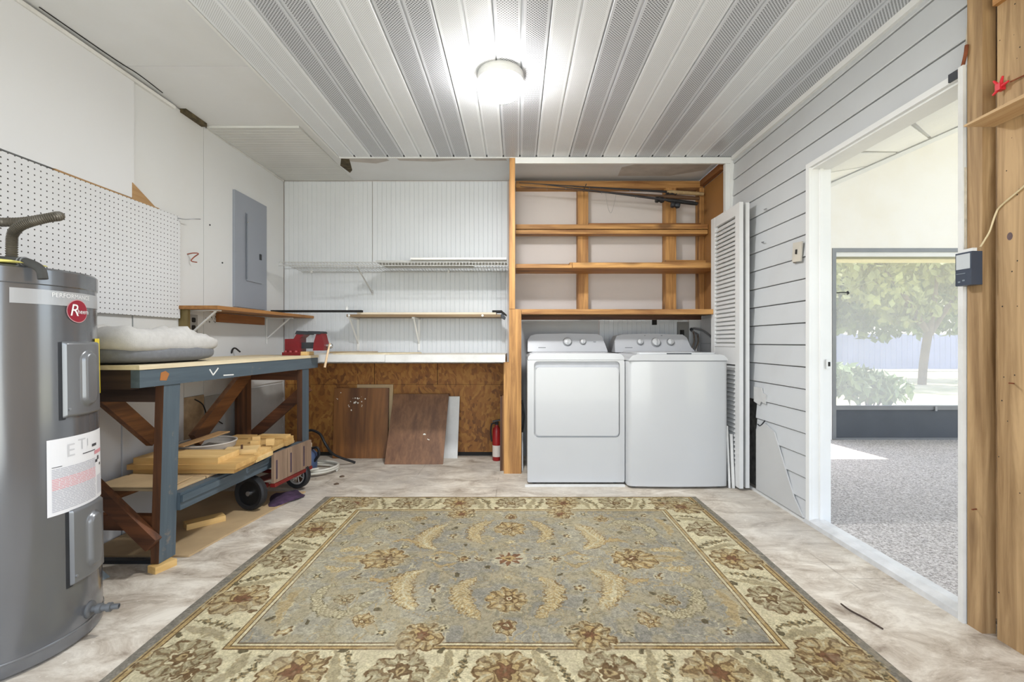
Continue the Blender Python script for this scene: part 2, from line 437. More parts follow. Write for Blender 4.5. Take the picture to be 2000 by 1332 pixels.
# open framing of the laundry bay
for xa, xb, mi in ((0.522, 0.612, 0), (1.278, 1.368, 0), (1.570, 1.608, 0)):
    obj('stud', bx(xa, xb, YB-0.10, YB, 1.25, 2.325), m_frame, wall_back, bevel=0.003)
obj('top_plate', bx(-0.01, 1.60, YB-0.102, YB, 2.326, 2.384), m_frame_x, wall_back, bevel=0.003)
for x0, x1 in ((-0.018, 0.521), (0.613, 1.277), (1.369, 1.569)):
    obj('drywall_panel', bx(x0, x1, YB-0.006, YB, 1.25, 2.32), m_dry, wall_back)
obj('wall_panel', bx(-0.01, 0.715, YB-0.012, YB, 0.0, 1.205), plain('grey_panel_paint', (188, 189, 190), 0.6, 0, 0.04, 4), wall_back)
beadpanel(0.725, 1.50, 0.0, 1.205)
obj('wall_panel', bx(1.51, 1.612, YB-0.012, YB, 0.0, 1.205), m_wall, wall_back)

# --- partition between bench bay and laundry bay, jamb and header of the laundry bay
partition = structure('wall_partition')
obj('stud', bx(-0.058, -0.016, 3.50, 3.56, 1.252, 2.40), m_frame, partition, bevel=0.003)
obj('stud', bx(-0.060, 0.032, 3.50, 3.538, 0.0, 1.250), m_frame, partition, bevel=0.003)
obj('stud', bx(-0.102, -0.0605, 3.502, 3.59, 0.0, 0.845), m_frame, partition, bevel=0.003)
obj('stud', bx(-0.070, -0.032, 3.97, 4.05, 0.0, 2.40), m_frame, partition, bevel=0.003)
obj('wall_panel', bx(-0.030, -0.020, 3.565, 4.05, 1.252, 2.40), m_bead, partition)
obj('wall_panel', bx(-0.030, -0.020, 3.595, 4.05, 0.0, 1.25), plain('grey_board', (190, 191, 193), 0.7, 0, 0.03, 4), partition)

wall_closet = structure('wall_closet', bx(1.612, 1.655, 3.50, 4.06, 0, 2.41), m_siding)
m_brown_board = plain('hardboard_brown', (160, 114, 64), 0.5, 0, 0.08, 3)
obj('wall_panel', bx(1.606, 1.612, 3.56, 3.955, 1.25, 2.33), m_brown_board, wall_closet)
obj('side_plate', bx(1.57, 1.606, 3.57, 3.955, 2.335, 2.385), wood('dark_plate', (140, 90, 48), (96, 58, 28), 'y', 30), wall_closet, bevel=0.003)
obj('wall_panel', bx(1.604, 1.612, 3.53, 4.04, 0.0, 0.985), m_wall2, wall_closet)
obj('wall_panel', bx(1.604, 1.612, 3.53, 4.04, 0.990, 1.20), m_wall2, wall_closet)

trim_1 = structure('trim_1')       # white header and jamb of the laundry bay
obj('header', bx(-0.014, 1.66, 3.485, 3.505, 2.352, 2.398), m_trim, trim_1, bevel=0.002)
obj('jamb', bx(1.575, 1.608, 3.485, 3.52, 0.0, 2.350), m_trim, trim_1, bevel=0.002)
obj('casing', bx(1.608, 1.640, 3.478, 3.500, 1.90, 2.350), m_trim, trim_1, bevel=0.002)
trim_2 = structure('trim_2', bx(-1.352, 1.64, 3.495, 3.512, 2.398, 2.412), m_trim)

# --- ceiling: drywall sheets at the side and rear, perforated soffit panels over the middle
ceiling = structure('ceiling', bx(-2.14, 1.74, -0.8, 4.13, 2.428, 2.48), m_ceil)
for x0, x1, y0, y1 in ((-2.06, -1.30, -0.79, 1.15), (-2.06, -1.30, 1.153, 2.368), (-2.06, -1.30, 2.372, 3.03), (-2.06, -0.06, 3.515, 4.05), (-0.05, 1.60, 3.515, 4.05), (-2.06, -1.30, 3.03, 3.515)):
    obj('drywall_panel', bx(x0, x1, y0, y1, 2.419, 2.428), m_ceil, ceiling)
pts = [(3.02, 2.418), (3.02, 2.404)]
for k in range(1, 26):
    y = 3.02+0.0405*k
    pts += [(y-0.003, 2.404+0.012*(k/26)), (y, 2.407+0.012*(k/26)), (y+0.003, 2.404+0.012*(k/26))]
pts += [(4.045, 2.416), (4.045, 2.4185)]
bm = NB(); prism(bm, pts, 'x', -2.035, -1.43); obj('beadboard_panel', bm, plain('bead_ceiling', (206, 206, 203), 0.55, 0, 0.03, 3), ceiling)
m_stain = plain('torn_paper', (190, 183, 176), 0.9, 0, 0.08, 10)
for poly in ([(-1.38, 3.53), (-1.02, 3.53), (-1.0, 3.60), (-1.12, 3.66), (-1.30, 3.62)], [(-0.94, 3.53), (-0.42, 3.53), (-0.40, 3.58), (-0.66, 3.62), (-0.92, 3.60)], [(-0.36, 3.53), (-0.10, 3.53), (-0.08, 3.60), (-0.32, 3.60)],
             [(0.85, 3.74), (1.0, 3.64), (1.55, 3.60), (1.55, 3.80), (1.30, 3.93), (0.86, 3.93)]):
    bm = NB(); prism(bm, poly, 'z', 2.4175, 2.4195); obj('torn_patch', bm, m_stain, ceiling)
bm = NB(); prism(bm, [(-1.42, 3.70), (-1.36, 3.56), (-1.30, 3.57), (-1.36, 3.80), (-1.40, 3.86)], 'z', 2.4165, 2.4193); obj('torn_gap', bm, MATS['torn_brown'], ceiling)
w = STRIP_W
for i in range(12):
    x0 = STRIP_X+2*w*i; x1 = x0+2*w; zb = 2.402; zt = 2.419
    prof = [(x0+0.001, zt), (x0+0.001, 2.409), (x0+0.006, zb), (x0+w-0.006, zb), (x0+w-0.003, 2.410), (x0+w+0.003, 2.410), (x0+w+0.006, zb), (x1-0.006, zb), (x1-0.001, 2.409), (x1-0.001, zt)]
    bm = NB(); prism(bm, prof, 'y', -0.79, 3.495)
    obj('soffit_panel', bm, m_soffit_light if i % 2 == 0 else m_soffit_dark, ceiling)
obj('edge_trim', bx(STRIP_X-0.012, STRIP_X, -0.79, 3.495, 2.400, 2.419), m_trim, ceiling)

bm = NB()
for i in range(1, 24):
    x = STRIP_X+w*i
    box(bm, x-0.006, x+0.006, 3.470, 3.482, 2.3995, 2.4105)
stuff(obj('screw_heads', bm, m_dark_metal, ceiling))

# --- wall_right: lap siding, each board its own piece; door opening Y 1.66..2.52
wall_right = structure('wall_right'); m_gap = plain('gap_shade_tone', (132, 131, 129), 0.9)  # grey backing colour stands in for the shade in the lap gaps
obj('sheathing', bx(1.645, 1.70, 2.545, 3.498, 0.64, 2.41), m_gap, wall_right)
obj('sheathing', bx(1.672, 1.70, 2.545, 3.498, 0.0, 0.64), m_siding_dim, wall_right)
obj('sheathing', bx(1.655, 1.70, 1.66, 2.545, 1.975, 2.41), m_gap, wall_right)
obj('sheathing', bx(1.712, 1.735, -0.8, 1.655, 0.0, 2.41), m_stud, wall_right)
for k in range(-8, 12):
    z0 = 0.981+0.1237*k; z1 = min(z0+0.1237, 2.40)
    if z0 < 0: z0 = 0.012
    X = 1.613+max(0, z0-1.2)*0.027
    ya = 2.552 if z0 < 1.94 else 1.655
    yb = 3.09 if z0 < 0.58 else 3.478
    bm = NB(); prism(bm, [(1.672, z0+0.005), (X-0.010, z0+0.005), (X-0.012, z0+0.009), (X-0.002, z1), (1.672, z1)], 'y', ya, yb)
    obj('siding_board', bm, m_siding, wall_right)
obj('broken_edge', bx(1.660, 1.672, 3.09, 3.36, 0.0, 0.62), plain('bare_backing', (118, 116, 112), 0.9, 0, 0.25, 18), wall_right)
bm = NB(); prism(bm, [(3.075, 0.02), (2.57, 0.02), (2.66, 0.11), (2.86, 0.44), (2.97, 0.475), (3.075, 0.42)], 'x', 1.594, 1.602); obj('patch_panel', bm, painted('patch_paint', (192, 192, 191), (175, 174, 172), 0.3, 3), wall_right)
bm = NB(); prism(bm, [(3.11, 0.60), (3.04, 0.585), (3.02, 0.61), (2.965, 0.60), (2.955, 0.66), (3.00, 0.67), (3.01, 0.70), (3.11, 0.70)], 'x', 1.597, 1.602); obj('torn_patch', bm, plain('filler_paint', (200, 200, 199), 0.8), wall_right)
bm = NB(); tube(bm, smooth_path([(1.597, 3.06, 0.455), (1.594, 3.02, 0.452), (1.596, 2.97, 0.492)]), 0.004, 5); obj('crack', bm, m_dark_metal, wall_right)
obj('base_strip', bx(1.590, 1.606, 2.56, 3.30, 0.0, 0.014), m_trim_old, wall_right)
obj('crown_channel', bx(1.618, 1.642, 1.62, 3.478, 2.372, 2.402), m_trim, wall_right, bevel=0.003)
# bare studs of the unfinished near end
obj('stud', bx(1.595, 1.641, 1.580, 1.633, 0.0, 2.41), m_stud, wall_right, bevel=0.003)
st2 = obj('stud', bx(1.617, 1.705, 1.280, 1.552, 0.0, 2.41), m_stud, wall_right, bevel=0.004)
def oval(bm, y, z, ry, rz, n=14, x=1.6165):
    bm.faces.new([bm.verts.new((x, y+ry*math.cos(2*PI*k/n), z+rz*math.sin(2*PI*k/n))) for k in range(n)])
bm = NB(); oval(bm, 1.512, 1.347, 0.009, 0.013); obj('knot', bm, plain('knot_purple', (104, 84, 84), 0.7, 0, 0.15, 30), st2)
bm = NB(); rq = random.Random(6)
for k in range(26): q = rq.uniform(0.0012, 0.003); oval(bm, rq.uniform(1.475, 1.548), rq.uniform(0.1, 2.2), q, q, 7)
stuff(obj('nail_holes', bm, m_hole, st2))
obj('blocking', bx(1.600, 1.70, 1.40, 1.551, 2.13, 2.17), m_frame_y, wall_right, bevel=0.003)
bm = NB(); prism(bm, [(1.604, 2.06), (1.612, 2.02), (1.634, 2.03), (1.640, 2.12), (1.628, 2.22), (1.640, 2.30), (1.636, 2.40), (1.612, 2.40), (1.606, 2.28), (1.614, 2.18)], 'y', 1.636, 1.650); obj('torn_drywall', bm, plain('plaster_edge', (196, 186, 168), 0.9, 0, 0.15, 25, 0.4), wall_right)

# --- door opening to the lanai
door_1 = structure('door_1')
obj('jamb', bx(1.613, 1.716, 2.520, 2.545, 0.0, 1.972), m_trim, door_1, bevel=0.002)
obj('head', bx(1.613, 1.716, 1.658, 2.520, 1.945, 1.972), m_trim, door_1, bevel=0.002)
obj('stop', bx(1.650, 1.668, 2.508, 2.520, 0.03, 1.945), m_trim, door_1, bevel=0.002)
obj('casing', bx(1.598, 1.613, 2.522, 2.552, 0.02, 1.980), m_trim, door_1, bevel=0.002)
obj('casing', bx(1.598, 1.613, 1.655, 2.522, 1.955, 1.980), m_trim, door_1, bevel=0.002)
obj('casing', bx(1.584, 1.622, 1.637, 1.656, 0.0, 1.985), m_trim_old, door_1, bevel=0.002)
obj('bare_strip', bx(1.588, 1.618, 1.6345, 1.637, 1.30, 1.62), MATS['plaster_edge'], door_1)
bm = NB(); prism(bm, [(1.592, 0.0), (1.596, 0.022), (1.630, 0.034), (1.672, 0.034), (1.715, 0.010), (1.715, 0.0)], 'y', 1.64, 2.56); obj('threshold', bm, plain('worn_aluminium', (214, 214, 214), 0.4, 0.25, 0.08, 14), door_1)
bm = NB(); box(bm, 1.683, 1.708, 2.504, 2.5195, 0.855, 0.905); sp_ = obj('strike_plate', bm, m_trim, door_1, bevel=0.002)
obj('latch_hole', bx(1.690, 1.701, 2.502, 2.505, 0.868, 0.892), m_hole, sp_)

# --- lanai beyond the door
floor_lanai = structure('floor_lanai', bx(1.70, 6.2, -0.5, 4.75, -0.06, 0.006), m_carpet)
wall_lanai = structure('wall_lanai')
m_bounce_stucco = painted('bounce_tint_stucco', (240, 239, 238), (228, 220, 202), 0.5, 0.9, 0.8)  # cream mottling puts the yellowish sun bounce into the wall colour
sl = lambda x: 2.63+0.44*(x-3.2)
bm = NB(); prism(bm, [(1.73, 1.955), (6.2, 1.955), (6.2, sl(6.2)+0.04), (1.73, sl(1.73)+0.04)], 'y', 4.69, 4.76); obj('gable', bm, m_bounce_stucco, wall_lanai)
obj('post', bx(3.05, 3.205, 4.69, 4.76, 0.0, 1.955), m_bounce_stucco, wall_lanai)
bm = NB(); prism(bm, [(1.74, sl(1.74)-0.055), (6.2, sl(6.2)-0.055), (6.2, sl(6.2)-0.01), (1.74, sl(1.74)-0.01)], 'y', 4.665, 4.69); obj('cornice', bm, m_trim, wall_lanai)
ceil_lanai = structure('ceiling_lanai')
bm = NB(); prism(bm, [(1.73, sl(1.73)+0.02), (6.4, sl(6.4)+0.02), (6.4, sl(6.4)+0.07), (1.73, sl(1.73)+0.07)], 'y', -0.5, 4.76); obj('deck', bm, m_ceil, ceil_lanai)
m_soffit_lanai = dotted('lanai_soffit_holes', (232, 232, 230), (176, 175, 172), 0.012, 0.30, 0.2, 'xy', None, 0.4)
dirv = Vector((1, 1.07, 0.44)); nrm = Vector((-0.44, 0, 1)).normalized(); dirv = (dirv-nrm*dirv.dot(nrm)).normalized(); side = nrm.cross(dirv)
for k in range(-6, 22):
    c0 = Vector((3.0, 2.6, sl(3.0)+0.01))+side*(0.25*k-1.8)
    bm = NB(); h = 0.006
    hexa(bm, [c0+dirv*a+side*b+nrm*c for c in (-h, h) for a, b in ((-5, -0.114), (5, -0.114), (5, 0.114), (-5, 0.114))])
    for co, no in (((1.735, 0, 0), (-1, 0, 0)), ((6.2, 0, 0), (1, 0, 0)), ((0, 4.662, 0), (0, 1, 0)), ((0, -0.5, 0), (0, -1, 0))):
        bmesh.ops.bisect_plane(bm, geom=bm.verts[:]+bm.edges[:]+bm.faces[:], plane_co=co, plane_no=no, clear_outer=True)
    if len(bm.verts) > 3:
        bmesh.ops.holes_fill(bm, edges=bm.edges[:], sides=0); obj('soffit_panel', bm, m_soffit_lanai if k % 2 else m_trim, ceil_lanai)
    else: bm.free()

window_1 = structure('window_1')
m_wframe = plain('bronze_grey_frame', (128, 129, 130), 0.4, 0.3, 0.04, 8)
m_kick = plain('charcoal_panel', (74, 78, 84), 0.45, 0, 0.05, 4)
for b in ((3.206, 3.245, 4.685, 4.735, 0.010, 1.955), (4.86, 4.90, 4.685, 4.735, 0.010, 1.915), (3.245, 6.2, 4.685, 4.735, 1.915, 1.955), (3.245, 4.86, 4.685, 4.73, 0.31, 0.352), (3.245, 4.86, 4.685, 4.73, 0.006, 0.026)):
    obj('frame', bx(*b), m_wframe, window_1, bevel=0.003)
obj('kick_panel', bx(3.245, 4.86, 4.70, 4.72, 0.026, 0.31), m_kick, window_1)
obj('screen_channel', bx(3.245, 4.86, 4.695, 4.72, 1.868, 1.915), m_trim, window_1)
obj('sash_rail', bx(3.245, 4.86, 4.69, 4.715, 1.848, 1.868), plain('olive_rail', (140, 136, 108), 0.5), window_1)
def screen_mat():
    m, nt, bs = base_mat('insect_screen')
    bs.inputs['Base Color'].default_value = lin(226, 228, 230); bs.inputs['Roughness'].default_value = 0.9
    tr = N(nt, 'ShaderNodeBsdfTransparent'); mx = N(nt, 'ShaderNodeMixShader'); mx.inputs[0].default_value = 0.25
    tl = N(nt, 'ShaderNodeBsdfTranslucent'); tl.inputs[0].default_value = lin(226, 228, 230)
    mx2 = N(nt, 'ShaderNodeMixShader'); mx2.inputs[0].default_value = 0.5
    out = nt.nodes['Material Output']
    nt.links.new(bs.outputs[0], mx2.inputs[1]); nt.links.new(tl.outputs[0], mx2.inputs[2])
    nt.links.new(tr.outputs[0], mx.inputs[1]); nt.links.new(mx2.outputs[0], mx.inputs[2]); nt.links.new(mx.outputs[0], out.inputs['Surface'])
    return m
obj('screen', bx(3.245, 4.86, 4.703, 4.705, 0.352, 1.848), screen_mat(), window_1)
obj('bottom_bead', bx(3.85, 4.86, 4.69, 4.70, 0.345, 0.362), m_trim, window_1)
obj('latch', bx(4.24, 4.262, 4.672, 4.688, 0.30, 0.345), m_grey_metal, window_1, bevel=0.003)
bm = NB(); tube(bm, [(3.25, 4.688, 1.50), (3.30, 4.675, 1.505), (3.345, 4.67, 1.50)], 0.006, 6); tube(bm, [(3.345, 4.67, 1.515), (3.36, 4.67, 1.495), (3.345, 4.67, 1.485)], 0.009, 6); obj('lever', bm, m_dark_metal, window_1)

# eave outside the lanai window, ground, and the garden
obj_e = structure('trim_eave', bx(3.12, 6.6, 4.762, 5.62, 1.965, 2.02), plain('olive_eave', (190, 182, 140), 0.7))
def ground_mat():
    m, nt, bs = base_mat('sandy_grass')
    v = coords(nt); f = noise_n(nt, v, 1.2, 6, 0.65)
    nt.links.new(ramp(nt, f, [(0.35, lin(150, 150, 112)), (0.6, lin(196, 188, 160))]), bs.inputs['Base Color']); bs.inputs['Roughness'].default_value = 0.95
    return m
ground = structure('ground', bx(-40, 50, -40, 60, -0.2, -0.065), ground_mat())

# ------------------------------------------------------------------ rug: woven floral pattern worked out with numpy
def rug_image():
    HW, HH = 1.19, 0.855; px = 0.00125
    W = int(2*HW/px); H = int(2*HH/px)
    rng = np.random.RandomState(3)
    U, V = np.meshgrid((np.arange(W)+0.5)*px-HW, (np.arange(H)+0.5)*px-HH)
    def vnoise(cell, seed, sx=1.0):
        r = np.random.RandomState(seed); gw = int(W*px/cell/sx)+3; gh = int(H*px/cell)+3
        g = r.rand(gh, gw); x = np.linspace(0, gw-1.001, W); y = np.linspace(0, gh-1.001, H)
        xi = x.astype(int); yi = y.astype(int); fx = x-xi; fy = y-yi
        fx = fx*fx*(3-2*fx); fy = (fy*fy*(3-2*fy))[:, None]
        a = g[yi][:, xi]*(1-fx)+g[yi][:, xi+1]*fx; b = g[yi+1][:, xi]*(1-fx)+g[yi+1][:, xi+1]*fx
        return a*(1-fy)+b*fy
    n1 = vnoise(0.012, 1); n2 = vnoise(0.05, 2); n3 = vnoise(0.30, 4); n4 = vnoise(0.004, 5); jx = (vnoise(0.03, 6)-0.5)*0.022+(vnoise(0.008, 16)-0.5)*0.006; jy = (vnoise(0.03, 7)-0.5)*0.022+(vnoise(0.008, 17)-0.5)*0.006
    UU = U+jx; VV = V+jy
    C = {k: np.array(v, float)/255 for k, v in dict(cream=(204, 193, 158), tan=(170, 150, 110), gold=(174, 150, 104), brown=(104, 82, 56), rust=(120, 86, 62), olive=(92, 84, 62), blue=(156, 150, 132), grey=(132, 126, 114), pale=(194, 184, 152), sage=(156, 144, 112)).items()}
    img = np.empty((H, W, 3)); img[:] = C['grey']
    au = np.abs(U); av = np.abs(V)
    def put(mask, col, sl=None):
        t = img if sl is None else img[sl]
        m = np.clip(mask, 0, 1)[..., None]; t[:] = t*(1-m)+C[col]*m
    rect = lambda a, b: ((au < a) & (av < b)).astype(float)
    put(rect(1.150, 0.848), 'tan'); put(rect(1.143, 0.842), 'brown'); put(rect(1.137, 0.838), 'gold'); put(rect(1.122, 0.826), 'brown'); put(rect(1.117, 0.822), 'cream')
    put(rect(0.915, 0.622), 'brown'); put(rect(0.911, 0.618), 'gold'); put(rect(0.899, 0.607), 'brown'); put(rect(0.895, 0.603), 'cream'); put(rect(0.884, 0.592), 'brown'); put(rect(0.880, 0.588), 'blue')
    fieldm = rect(0.88, 0.588)
    img[:] = img+(fieldm[..., None]*((n3-0.5)*0.10+(n2-0.5)*0.06)[..., None]*np.array([1.0, 0.9, 0.5]))
    vine = np.abs(vnoise(0.075, 31)+0.35*vnoise(0.03, 32)-0.68); vine2 = np.abs(vnoise(0.05, 33)+0.3*vnoise(0.02, 34)-0.65)
    put(fieldm*(vine < 0.024)*0.75*(n1 > 0.25), 'tan'); put(fieldm*(vine2 < 0.018)*0.65*(n1 > 0.3), 'pale'); put(fieldm*(np.abs(vine-0.16) < 0.012)*0.35*(n2 > 0.5), 'brown')
    put(fieldm*np.clip((n2-0.45)*2.2, 0, 0.45), 'sage')
    def win(cx, cy, R):
        x0 = max(0, int((cx-R+HW)/px)); x1 = min(W, int((cx+R+HW)/px)+1); y0 = max(0, int((cy-R+HH)/px)); y1 = min(H, int((cy+R+HH)/px)+1)
        return (slice(y0, y1), slice(x0, x1)) if x1 > x0 and y1 > y0 else None
    st = lambda e, x, w=0.0022: np.clip((e-x)/w+0.5, 0, 1)
    def palmette(cx, cy, R, ang=0.0, petals=9, cols=('tan', 'brown', 'gold', 'rust', 'cream', 'brown'), squash=1.0):
        s = win(cx, cy, R*1.35)
        if not s: return
        x = UU[s]-cx; y = VV[s]-cy; c, sn = math.cos(ang), math.sin(ang)
        x, y = x*c+y*sn, (-x*sn+y*c)/squash
        y = y-0.10*R*np.clip(y/R, 0, 1); r = np.hypot(x, y); th = np.arctan2(y, x)
        rb = R*(0.80+0.17*np.abs(np.cos(petals*th/2))+0.10*np.sin(th))
        w = 0.75+0.5*(n1[s]-0.3)
        put(st(rb*1.10, r)*(n1[s] > 0.35)*0.5, 'pale', s)
        put(st(rb, r)*w, cols[0], s)
        put(((r < rb*0.98) & (r > rb*0.90) & (n1[s] > 0.40))*0.9, cols[1], s)
        put(((np.cos(petals*th) > 0.75) & (r > rb*0.45) & (r < rb*0.95))*0.65, cols[1], s)
        put(((np.cos(petals*th) < -0.80) & (r > rb*0.55) & (r < rb*0.86))*0.8, 'pale', s)
        rb2 = R*(0.46+0.10*np.cos(petals*th*0.5+1))
        put(st(rb2, r)*w, cols[2], s); put(((r < rb2) & (r > rb2*0.80))*0.75*(n1[s] > 0.30), cols[1], s)
        rb3 = R*(0.28+0.06*np.cos(6*th)); put(st(rb3, r)*0.9, cols[3], s)
        put(((r < rb3) & (r > rb3*0.78))*0.7, cols[1], s)
        put(st(R*0.14, r), cols[4], s); put(st(R*0.06, r), cols[5], s)
    def rosette(cx, cy, R, petals=8, cols=('rust', 'cream', 'brown')):
        s = win(cx, cy, R*1.4)
        if not s: return
        x = UU[s]-cx; y = VV[s]-cy; r = np.hypot(x, y); th = np.arctan2(y, x)
        rb = R*(0.72+0.28*np.cos(petals*th))
        put(st(R*1.25, r)*0.55*(n1[s] > 0.3), 'pale', s); put(st(rb, r)*0.92, cols[0], s); put(st(R*0.45, r), cols[1], s); put(st(R*0.22, r), cols[2], s)
    def curve(pts, n=48):
        p = [Vector((a, b, 0)) for a, b in pts]
        q = smooth_path(p, max(4, n//max(1, len(p)-1)))
        return np.array([[v.x, v.y] for v in q])
    def stroke(pts, width, col, profile='leaf', edge=None, feather=None, serr=0.0, alpha=0.9, rib=None):
        q = curve(pts); cx, cy = q.mean(0); R = max(np.hypot(q[:, 0]-cx, q[:, 1]-cy))+width*1.5
        s = win(cx, cy, R)
        if not s: return
        x = UU[s]; y = VV[s]; best = np.full(x.shape, 9.0); tt = np.zeros(x.shape); sg = np.zeros(x.shape)
        L = len(q)
        for i in range(L):
            d = np.hypot(x-q[i, 0], y-q[i, 1]); m = d < best
            t = q[min(i+1, L-1)]-q[max(i-1, 0)]
            best = np.where(m, d, best); tt = np.where(m, i/(L-1), tt); sg = np.where(m, np.sign((x-q[i, 0])*t[1]-(y-q[i, 1])*t[0]), sg)
        wd = width*(np.sin(PI*np.clip(tt, 0.02, 0.98))**0.7 if profile == 'leaf' else np.ones_like(tt))
        length = np.hypot(*(np.diff(q, axis=0).T)).sum()
        if serr: wd = wd*(1-serr*(0.5+0.5*np.sin(tt*length/0.013*PI*1.0+best*120)))
        put(st(wd, best)*alpha, col, s)
        if feather: put(((np.sin((tt*length*330)-best*300) > 0.10) & (best < wd*0.95))*0.85, feather, s)
        if edge: put(((best < wd) & (best > wd*0.80))*0.7*(n1[s] > 0.35), edge, s)
        if rib: put(st(np.maximum(0.0025, width*0.10), best)*0.85, rib, s)
    quads = [(1, 1), (-1, 1), (1, -1), (-1, -1)]
    # thin vines of the field
    for sx, sy in quads:
        m = lambda *p: [(a*sx, b*sy) for a, b in p]
        for p in (m((0, 0.12), (0.10, 0.20), (0.24, 0.16), (0.33, 0.05), (0.45, 0.0)), m((0.05, 0.34), (0.18, 0.44), (0.34, 0.42), (0.48, 0.30), (0.60, 0.12)),
                  m((0.30, 0.52), (0.45, 0.46), (0.62, 0.50), (0.80, 0.42), (0.84, 0.22), (0.76, 0.06)), m((0.40, 0.22), (0.52, 0.24), (0.60, 0.38), (0.52, 0.50)), m((0.64, 0.0), (0.74, 0.10), (0.70, 0.22), (0.58, 0.20))):
            stroke(p, 0.0035, 'tan', 'line', alpha=0.8)
        # broad feather leaves
        stroke(m((0.36, 0.10), (0.43, 0.18), (0.41, 0.30), (0.345, 0.40)), 0.060, 'gold', feather='pale', serr=0.28, edge='brown', rib='pale')
        stroke(m((0.13, 0.16), (0.185, 0.25), (0.17, 0.36), (0.10, 0.46)), 0.046, 'gold', feather='pale', serr=0.28, edge='brown', rib='tan')
        stroke(m((0.50, 0.34), (0.60, 0.43), (0.70, 0.39), (0.74, 0.28), (0.69, 0.22)), 0.034, 'sage', feather='pale', edge='olive', serr=0.3)
        stroke(m((0.80, 0.50), (0.84, 0.36), (0.82, 0.25)), 0.026, 'tan', edge='pale', serr=0.3)
        stroke(m((0.67, 0.08), (0.75, 0.10), (0.81, 0.07)), 0.026, 'gold', feather='pale', edge='tan', serr=0.3)
        stroke(m((0.60, 0.02), (0.70, -0.02), (0.80, 0.02)), 0.016, 'tan', edge='pale')
        stroke(m((0.24, 0.03), (0.30, 0.07), (0.36, 0.03)), 0.012, 'tan', edge='brown')
        stroke(m((0.45, 0.16), (0.52, 0.20), (0.58, 0.17)), 0.018, 'gold', edge='rust', serr=0.4)
        palmette(sx*0.285, sy*0.545, 0.085, 0 if sy > 0 else PI, 9, ('tan', 'brown', 'gold', 'rust', 'rust', 'brown'))
        palmette(sx*0.51, sy*0.47, 0.045, 0.6, 7, ('tan', 'brown', 'gold', 'brown', 'cream', 'brown'))
        palmette(sx*0.62, sy*0.34, 0.040, 0.6, 7, ('sage', 'brown', 'tan', 'olive', 'cream', 'brown'))
        for a, b, r in ((0.29, 0.25, 0.026), (0.28, 0.40, 0.022), (0.64, 0.16, 0.024), (0.22, 0.52, 0.022), (0.81, 0.16, 0.020), (0.50, 0.12, 0.020), (0.76, 0.53, 0.026), (0.42, 0.54, 0.022)):
            rosette(sx*a, sy*b, r, 5, ('brown' if r > 0.023 else 'olive', 'tan', 'cream'))
        for a, b, ang in ((0.08, 0.07, 1), (0.22, 0.13, 2), (0.56, 0.28, 0.4), (0.70, 0.46, 1.4), (0.30, 0.33, 2.2), (0.84, 0.44, 1.1), (0.46, 0.40, 0.2)):
            stroke(m((a, b), (a+0.03*math.cos(ang), b+0.03*math.sin(ang))), 0.009, 'olive', edge='brown')
    for sx in (1, -1):
        palmette(sx*0.555, 0, 0.105, sx*-PI/2, 10, ('gold', 'brown', 'tan', 'brown', 'rust', 'cream')); rosette(sx*0.21, 0, 0.034, 8, ('brown', 'gold', 'rust')); rosette(sx*0.135, 0, 0.022, 6, ('brown', 'tan', 'olive')); rosette(sx*0.33, 0.005, 0.026, 6, ('tan', 'pale', 'brown'))
    for sy in (1, -1):
        palmette(0, sy*0.325, 0.088, 0 if sy > 0 else PI, 9, ('gold', 'brown', 'tan', 'brown', 'cream', 'rust')); palmette(0, sy*0.50, 0.042, 0 if sy > 0 else PI, 7, ('tan', 'brown', 'rust', 'brown', 'cream', 'brown')); rosette(0, sy*0.17, 0.022, 6, ('tan', 'cream', 'gold'))
    rosette(0, 0, 0.062, 8, ('rust', 'gold', 'brown'))
    # border: palmettes with slanting serrated leaves between
    def border(cx, cy, dx, dy, out, k):
        big = k % 2 == 0
        palmette(cx, cy, 0.112 if big else 0.100, out, 10, ('tan', 'brown', 'gold', 'rust', 'rust' if big else 'cream', 'brown') if big else ('sage', 'brown', 'cream', 'brown', 'tan', 'brown'))
        hx, hy = dx*0.165, dy*0.165; ox, oy = -dy, dx; f = 1 if k % 2 else -1
        a = (cx+hx*0.80-ox*0.095*f, cy+hy*0.80-oy*0.095*f); b = (cx+hx*1.20+ox*0.095*f, cy+hy*1.20+oy*0.095*f)
        mid = ((a[0]+b[0])/2+dx*0.012, (a[1]+b[1])/2+dy*0.012)
        stroke([a, mid, b], 0.020, 'olive', serr=0.75, feather='tan')
        a2 = (a[0]-dx*0.045, a[1]-dy*0.045); b2 = (b[0]-dx*0.05, b[1]-dy*0.05)
        stroke([a2, (mid[0]-dx*0.05, mid[1]-dy*0.05), b2], 0.022, 'sage', edge='tan', serr=0.3, alpha=0.8)
        for e in (-1, 1):
            p = (cx+dx*0.10*e+ox*0.085*e, cy+dy*0.10*e+oy*0.085*e)
            stroke([p, (p[0]+dx*0.03+ox*0.012, p[1]+dy*0.03+oy*0.012)], 0.013, 'olive' if e > 0 else 'brown', edge='brown', serr=0.3)
    for k in range(-3, 4):
        border(k*0.318, -0.722, 1, 0, PI, k); border(k*0.318, 0.722, 1, 0, 0, k+1)
    for k in range(-2, 3):
        border(-1.016, k*0.33, 0, 1, PI/2, k+1); border(1.016, k*0.33, 0, 1, -PI/2, k)
    # pile and wear
    wv = (n4-0.5)*0.24+(n1-0.5)*0.16+(rng.rand(H, W)-0.5)*0.07
    img[:] = np.clip(img*0.91*(1+wv[..., None])+(n3[..., None]-0.5)*0.04, 0, 1)
    wear = np.clip((n2*0.6+n1*0.4-0.60)*3.5, 0, 0.40)[..., None]; img[:] = img*(1-wear)+np.array([0.60, 0.56, 0.47])*wear
